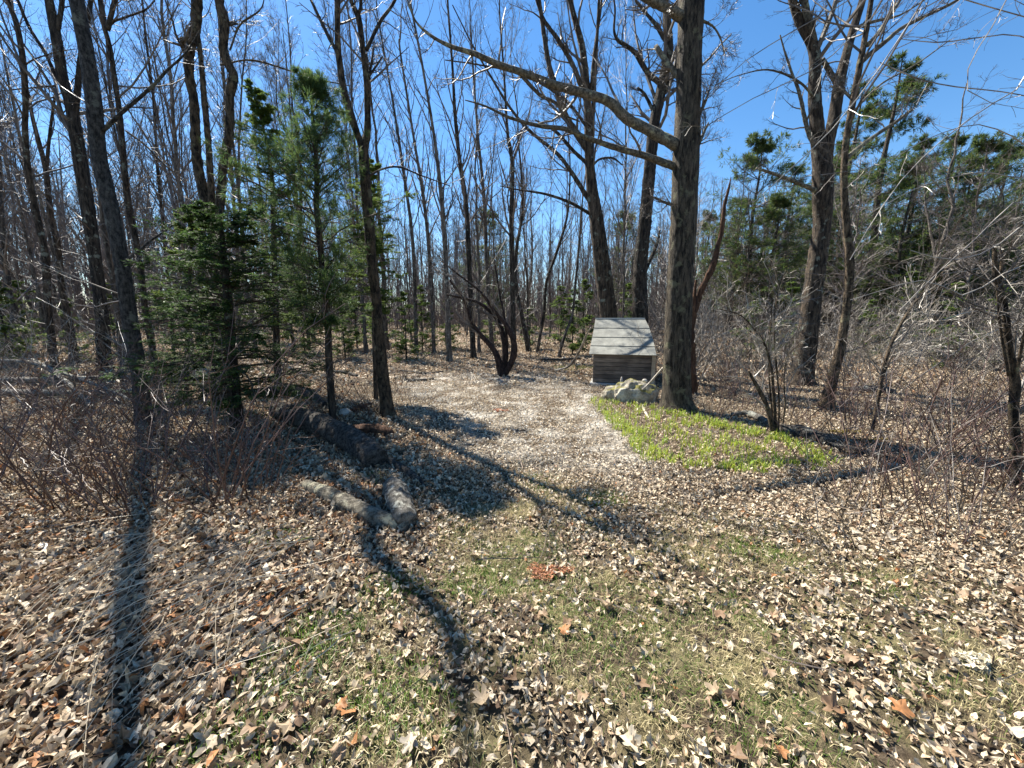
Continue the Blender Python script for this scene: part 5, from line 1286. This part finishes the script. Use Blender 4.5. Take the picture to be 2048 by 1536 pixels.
# ------------------------------------------------------------------ grass, straw, shoots
def blades(name, label, x, y, h, w, rng, cols, lean, z0=None, kind="stuff"):
    N = len(x); z = hfun(x, y) if z0 is None else z0
    az = rng.uniform(0, 6.28, N); side = np.stack([np.cos(az), np.sin(az), 0 * az], -1); fwd = np.stack([-np.sin(az), np.cos(az), 0 * az], -1)
    b = np.stack([x, y, z], -1); ln = (lean * np.abs(rng.normal(size=N)))[:, None]
    m_ = b + fwd * (h[:, None] * .3 * ln) + np.array([0, 0, 1]) * (h[:, None] * .6)
    t_ = b + fwd * (h[:, None] * 1.0 * ln) + np.array([0, 0, 1]) * (h[:, None] * (1 - .35 * np.minimum(ln, 1.5)))
    sw = side * (w[:, None] * .5)
    V = np.stack([b - sw, b + sw, m_ + sw * .9, m_ - sw * .9, t_], 1).reshape(-1, 3)
    i5 = (np.arange(N) * 5)[:, None]
    a = Acc(); a.add(V, np.array([0, 1, 2, 3]) + i5, np.array([3, 2, 4]) + i5, np.repeat(cols, 5, 0))
    return tag(mkobj(name, a.mesh(name, [M_blade])), label, kind=kind)
def grass():
    rng = RNG(3003)
    x, y = wedge(330000, 0.9, 5.0, rng)
    lw = polymask(x, y, lawn_poly, .5); patch = smooth(.40, .60, vnoise(x, y, 1.7, 8) * .6 + vnoise(x, y, 4.3, 9) * .4)
    k = rng.random(len(x)) < lw * (.10 + .90 * patch) * 0.9; x, y = x[k], y[k]
    gp = smooth(.42, .62, vnoise(x, y, 2.6, 31)); g = rng.random(len(x)) < (.12 + .5 * gp)
    c = np.where(g[:, None], np.array([.115, .18, .035]), np.array([.54, .46, .26])) * rng.uniform(.7, 1.25, (len(x), 1))
    blades("lawn_grass", "thin patchy grass, part green and part straw, among the leaves", x, y, rng.uniform(.018, .050, len(x)), np.full(len(x), .0026), rng, c, .9)
    # green tufts in the left litter
    cx = [G(*p)[0] for p in [(570, 1340), (560, 1080), (790, 1180), (740, 960), (790, 1370), (960, 1170), (820, 1430), (650, 1270), (1210, 1000), (1500, 1100), (430, 1500)]]
    xs, ys = [], []
    for c_ in cx:
        n = 420; r = .16 * np.sqrt(rng.random(n)); a = rng.uniform(0, 6.28, n); xs.append(c_[0] + r * np.cos(a) * 1.3); ys.append(c_[1] + r * np.sin(a))
    x = np.concatenate(xs); y = np.concatenate(ys)
    blades("grass_tufts", "small fresh green grass tufts coming through the leaves", x, y, rng.uniform(.02, .06, len(x)), np.full(len(x), .003), rng, np.array([.13, .22, .03]) * rng.uniform(.6, 1.3, (len(x), 1)), .6)
    # shoots
    xx = np.array([p[0] for p in lily_poly]); yy = np.array([p[1] for p in lily_poly])
    x = rng.uniform(xx.min(), xx.max(), 5200); y = rng.uniform(yy.min(), yy.max(), 5200)
    k = polymask(x, y, lily_poly, .22) > rng.uniform(.25, .75, 5200)
    inner = polymask(x, y, lily_poly, .35); dens = (.35 + .65 * (inner < .98)) * (.35 + .9 * vnoise(x, y, 2.3, 6)) * (1.0 - .45 * smooth(5.5, 7.2, y))
    k &= rng.random(len(x)) < dens * .36; x, y = x[k], y[k]
    per = 7; X = np.repeat(x, per) + rng.normal(size=len(x) * per) * .018; Yv = np.repeat(y, per) + rng.normal(size=len(x) * per) * .018
    N = len(X); blades("daylily_shoots", "bright yellow-green strap-leaved shoots in a patch beside the gravel", X, Yv, rng.uniform(.05, .13, N), rng.uniform(.006, .012, N), rng,
                       np.array([.38, .46, .07]) * rng.uniform(.6, 1.2, (N, 1)) * np.stack([rng.uniform(.8, 1.2, N), np.ones(N), rng.uniform(.6, 1.6, N)], -1), .5)
    # sparse strays outside the patch
    # long straw stems lying at the left
    acc = Acc(); n = 125; Pm = np.zeros((n, 9, 3))
    for q in range(n):
        sx, sy = rng.uniform(200, 720), rng.uniform(1030, 1300); 
        if q % 5 == 0: sx, sy = rng.uniform(300, 360), rng.uniform(1030, 1130)
        an = math.radians(rng.normal(34, 9) if q % 7 else rng.uniform(55, 80)); ln = rng.uniform(150, 430)
        e = (sx - math.cos(an) * ln, sy + math.sin(an) * ln)
        A, B = G(sx, sy)[0], G(*e)[0]; f = np.linspace(0, 1, 9)[:, None]
        M = A * (1 - f) + B * f; per_ = np.array([B[1] - A[1], A[0] - B[0], 0]) * rng.normal() * .07
        M = M + per_ * np.sin(f * 3.14) + rng.normal(size=(9, 3)) * .002
        M[:, 2] = hfun(M[:, 0], M[:, 1]) + .03 + rng.uniform(.0, .10) * np.sin(f[:, 0] * rng.uniform(2, 3.3)) ** 2 + rng.uniform(0, .02)
        Pm[q] = M
    R = rng.uniform(.0012, .0030, (n, 1)) * np.linspace(1, .5, 9)[None]
    cc = np.repeat(np.repeat((np.array([.62, .53, .39]) * rng.uniform(.5, 1.15, (n, 1)))[:, None], 9, 1).reshape(-1, 3), 3, 0)
    tubes(acc, Pm, R, 3, cc)
    tag(mkobj("straw_stems", acc.mesh("straw_stems", [M_stem])), "long dry straw stems lying over the leaves at the lower left", kind="stuff")
    # scattered twigs on the ground
    acc = Acc(); n = 900; x, y = wedge(n, 1.2, 11, rng); L = rng.uniform(.08, .5, n); ang = rng.uniform(0, 6.28, n); cur = np.stack([x, y, hfun(x, y) + .03], -1); d = np.stack([np.cos(ang), np.sin(ang), 0 * ang], -1)
    Pm = np.zeros((n, 5, 3))
    for k in range(5):
        Pm[:, k] = cur; d = unit(d + rng.normal(size=(n, 3)) * np.array([.14, .14, .03])); cur = cur + d * (L / 4)[:, None]; cur[:, 2] = hfun(cur[:, 0], cur[:, 1]) + .03 + .02 * rng.random(n)
    cc = np.repeat(np.repeat((np.array([.26, .20, .15]) * rng.uniform(.4, 1.6, (n, 1)))[:, None], 5, 1).reshape(-1, 3), 3, 0)
    tubes(acc, Pm, rng.uniform(.0015, .0045, (n, 1)) * np.linspace(1, .5, 5)[None], 3, cc)
    tag(mkobj("ground_twigs", acc.mesh("ground_twigs", [M_stem])), "small broken twigs scattered over the leaf litter", kind="stuff")
grass()

def chips(name, label, px, py, rx, ry, n, size, cols, seed):
    rng = RNG(seed); g, _ = G(px, py); r = np.sqrt(rng.random(n)); a = rng.uniform(0, 6.28, n); k = .8 + .25 * np.sin(3 * a + 1) + .1 * np.sin(7 * a)
    x = g[0] + r * np.cos(a) * rx * k; y = g[1] + r * np.sin(a) * ry * k; acc = Acc()
    leaf_batch(acc, x, y, rng.uniform(size * .5, size * 1.5, n), rng, np.array(cols)[rng.integers(0, len(cols), n)] * rng.uniform(.7, 1.3, (n, 1)), 'chip', rng.uniform(.006, .03, n), .4, .4)
    return tag(mkobj(name, acc.mesh(name, [M_leaf])), label, kind="stuff")
chips("rotten_wood_crumbs", "orange-brown rotten wood crumbs in a patch on the grass", 1095, 1148, .155, .085, 1500, .014, [(.36, .15, .07), (.26, .10, .05), (.44, .22, .11)], 1)
chips("rotten_wood_crumbs", "small orange patch of wood crumbs on the gravel", 1000, 823, .14, .07, 160, .03, [(.5, .2, .1), (.42, .2, .12)], 2)
chips("moss_patch", "ochre moss patch behind the fallen log", 1690, 866, .22, .10, 1200, .02, [(.22, .16, .03), (.16, .13, .03)], 3)
chips("moss_patch", "ochre moss patch beside the long thin log", 1745, 884, .18, .08, 900, .02, [(.22, .16, .03), (.16, .13, .03)], 4)
chips("moss_patch", "greenish moss at the foot of the wood left of the shed", 1150, 735, 1.0, .6, 1500, .04, [(.16, .17, .04), (.12, .13, .03)], 6)
chips("pale_tuft", "pale bleached tuft of dry plant matter on the right foreground", 1945, 1330, .075, .05, 500, .03, [(.62, .56, .42), (.5, .44, .3)], 5)
# gravel stones
def gravel():
    rng = RNG(71); n = 7000; xx = [p[0] for p in gravel_poly]; yy = [p[1] for p in gravel_poly]
    x = rng.uniform(min(xx), max(xx), n); y = rng.uniform(min(yy), max(yy), n); k = rng.random(n) < polymask(x, y, gravel_poly, .3) * (.3 + .7 * smooth(.3, .6, vnoise(x, y, 1.8, 12))); x, y = x[k], y[k]; n = len(x)
    O = np.array([(1, 0, 0), (0, 1, 0), (-1, 0, 0), (0, -1, 0), (0, 0, .7), (0, 0, -.5)]); T = np.array([(0, 1, 4), (1, 2, 4), (2, 3, 4), (3, 0, 4)])
    s = rng.uniform(.006, .016, n); V = O[None] * s[:, None, None] * rng.uniform(.6, 1.3, (n, 6, 1)) + np.stack([x, y, hfun(x, y) + .012], -1)[:, None]
    a = Acc(); a.add(V.reshape(-1, 3), None, (T[None] + (np.arange(n) * 6)[:, None, None]).reshape(-1, 3), np.repeat(np.array([.66, .63, .56]) * rng.uniform(.6, 1.2, (n, 1)), 6, 0))
    tag(mkobj("gravel", a.mesh("gravel", [attr_mat("gravel_stone", .85, 0, .2)])), "pale grey gravel showing through the leaves", kind="stuff")
gravel()
# crumpled white can in the left litter
g, _ = G(95, 1103); a = Acc()
tubes(a, np.array([[(-.055, 0, .03), (-.05, 0, .031), (-.02, .006, .027), (.02, -.005, .03), (.05, 0, .029), (.055, 0, .029)]]), np.array([[.022, .028, .026, .03, .03, .024]]), 14, rough=bark_rough(9, .07), cap=True)
m, nt, N = new_mat("white_can"); b = N("ShaderNodeBsdfPrincipled"); b.inputs['Base Color'].default_value = (.5, .51, .52, 1); b.inputs['Roughness'].default_value = .35; o_ = N("ShaderNodeOutputMaterial"); nt.links.new(b.outputs[0], o_.inputs[0])
o = mkobj("crushed_can", a.mesh("crushed_can", [m], True), None, g + [0, 0, .0]); o.scale = (.9, .8, .8); o.rotation_euler = (0, .1, -.3); tag(o, "crumpled whitish can lying in the leaves at the left edge", "can")
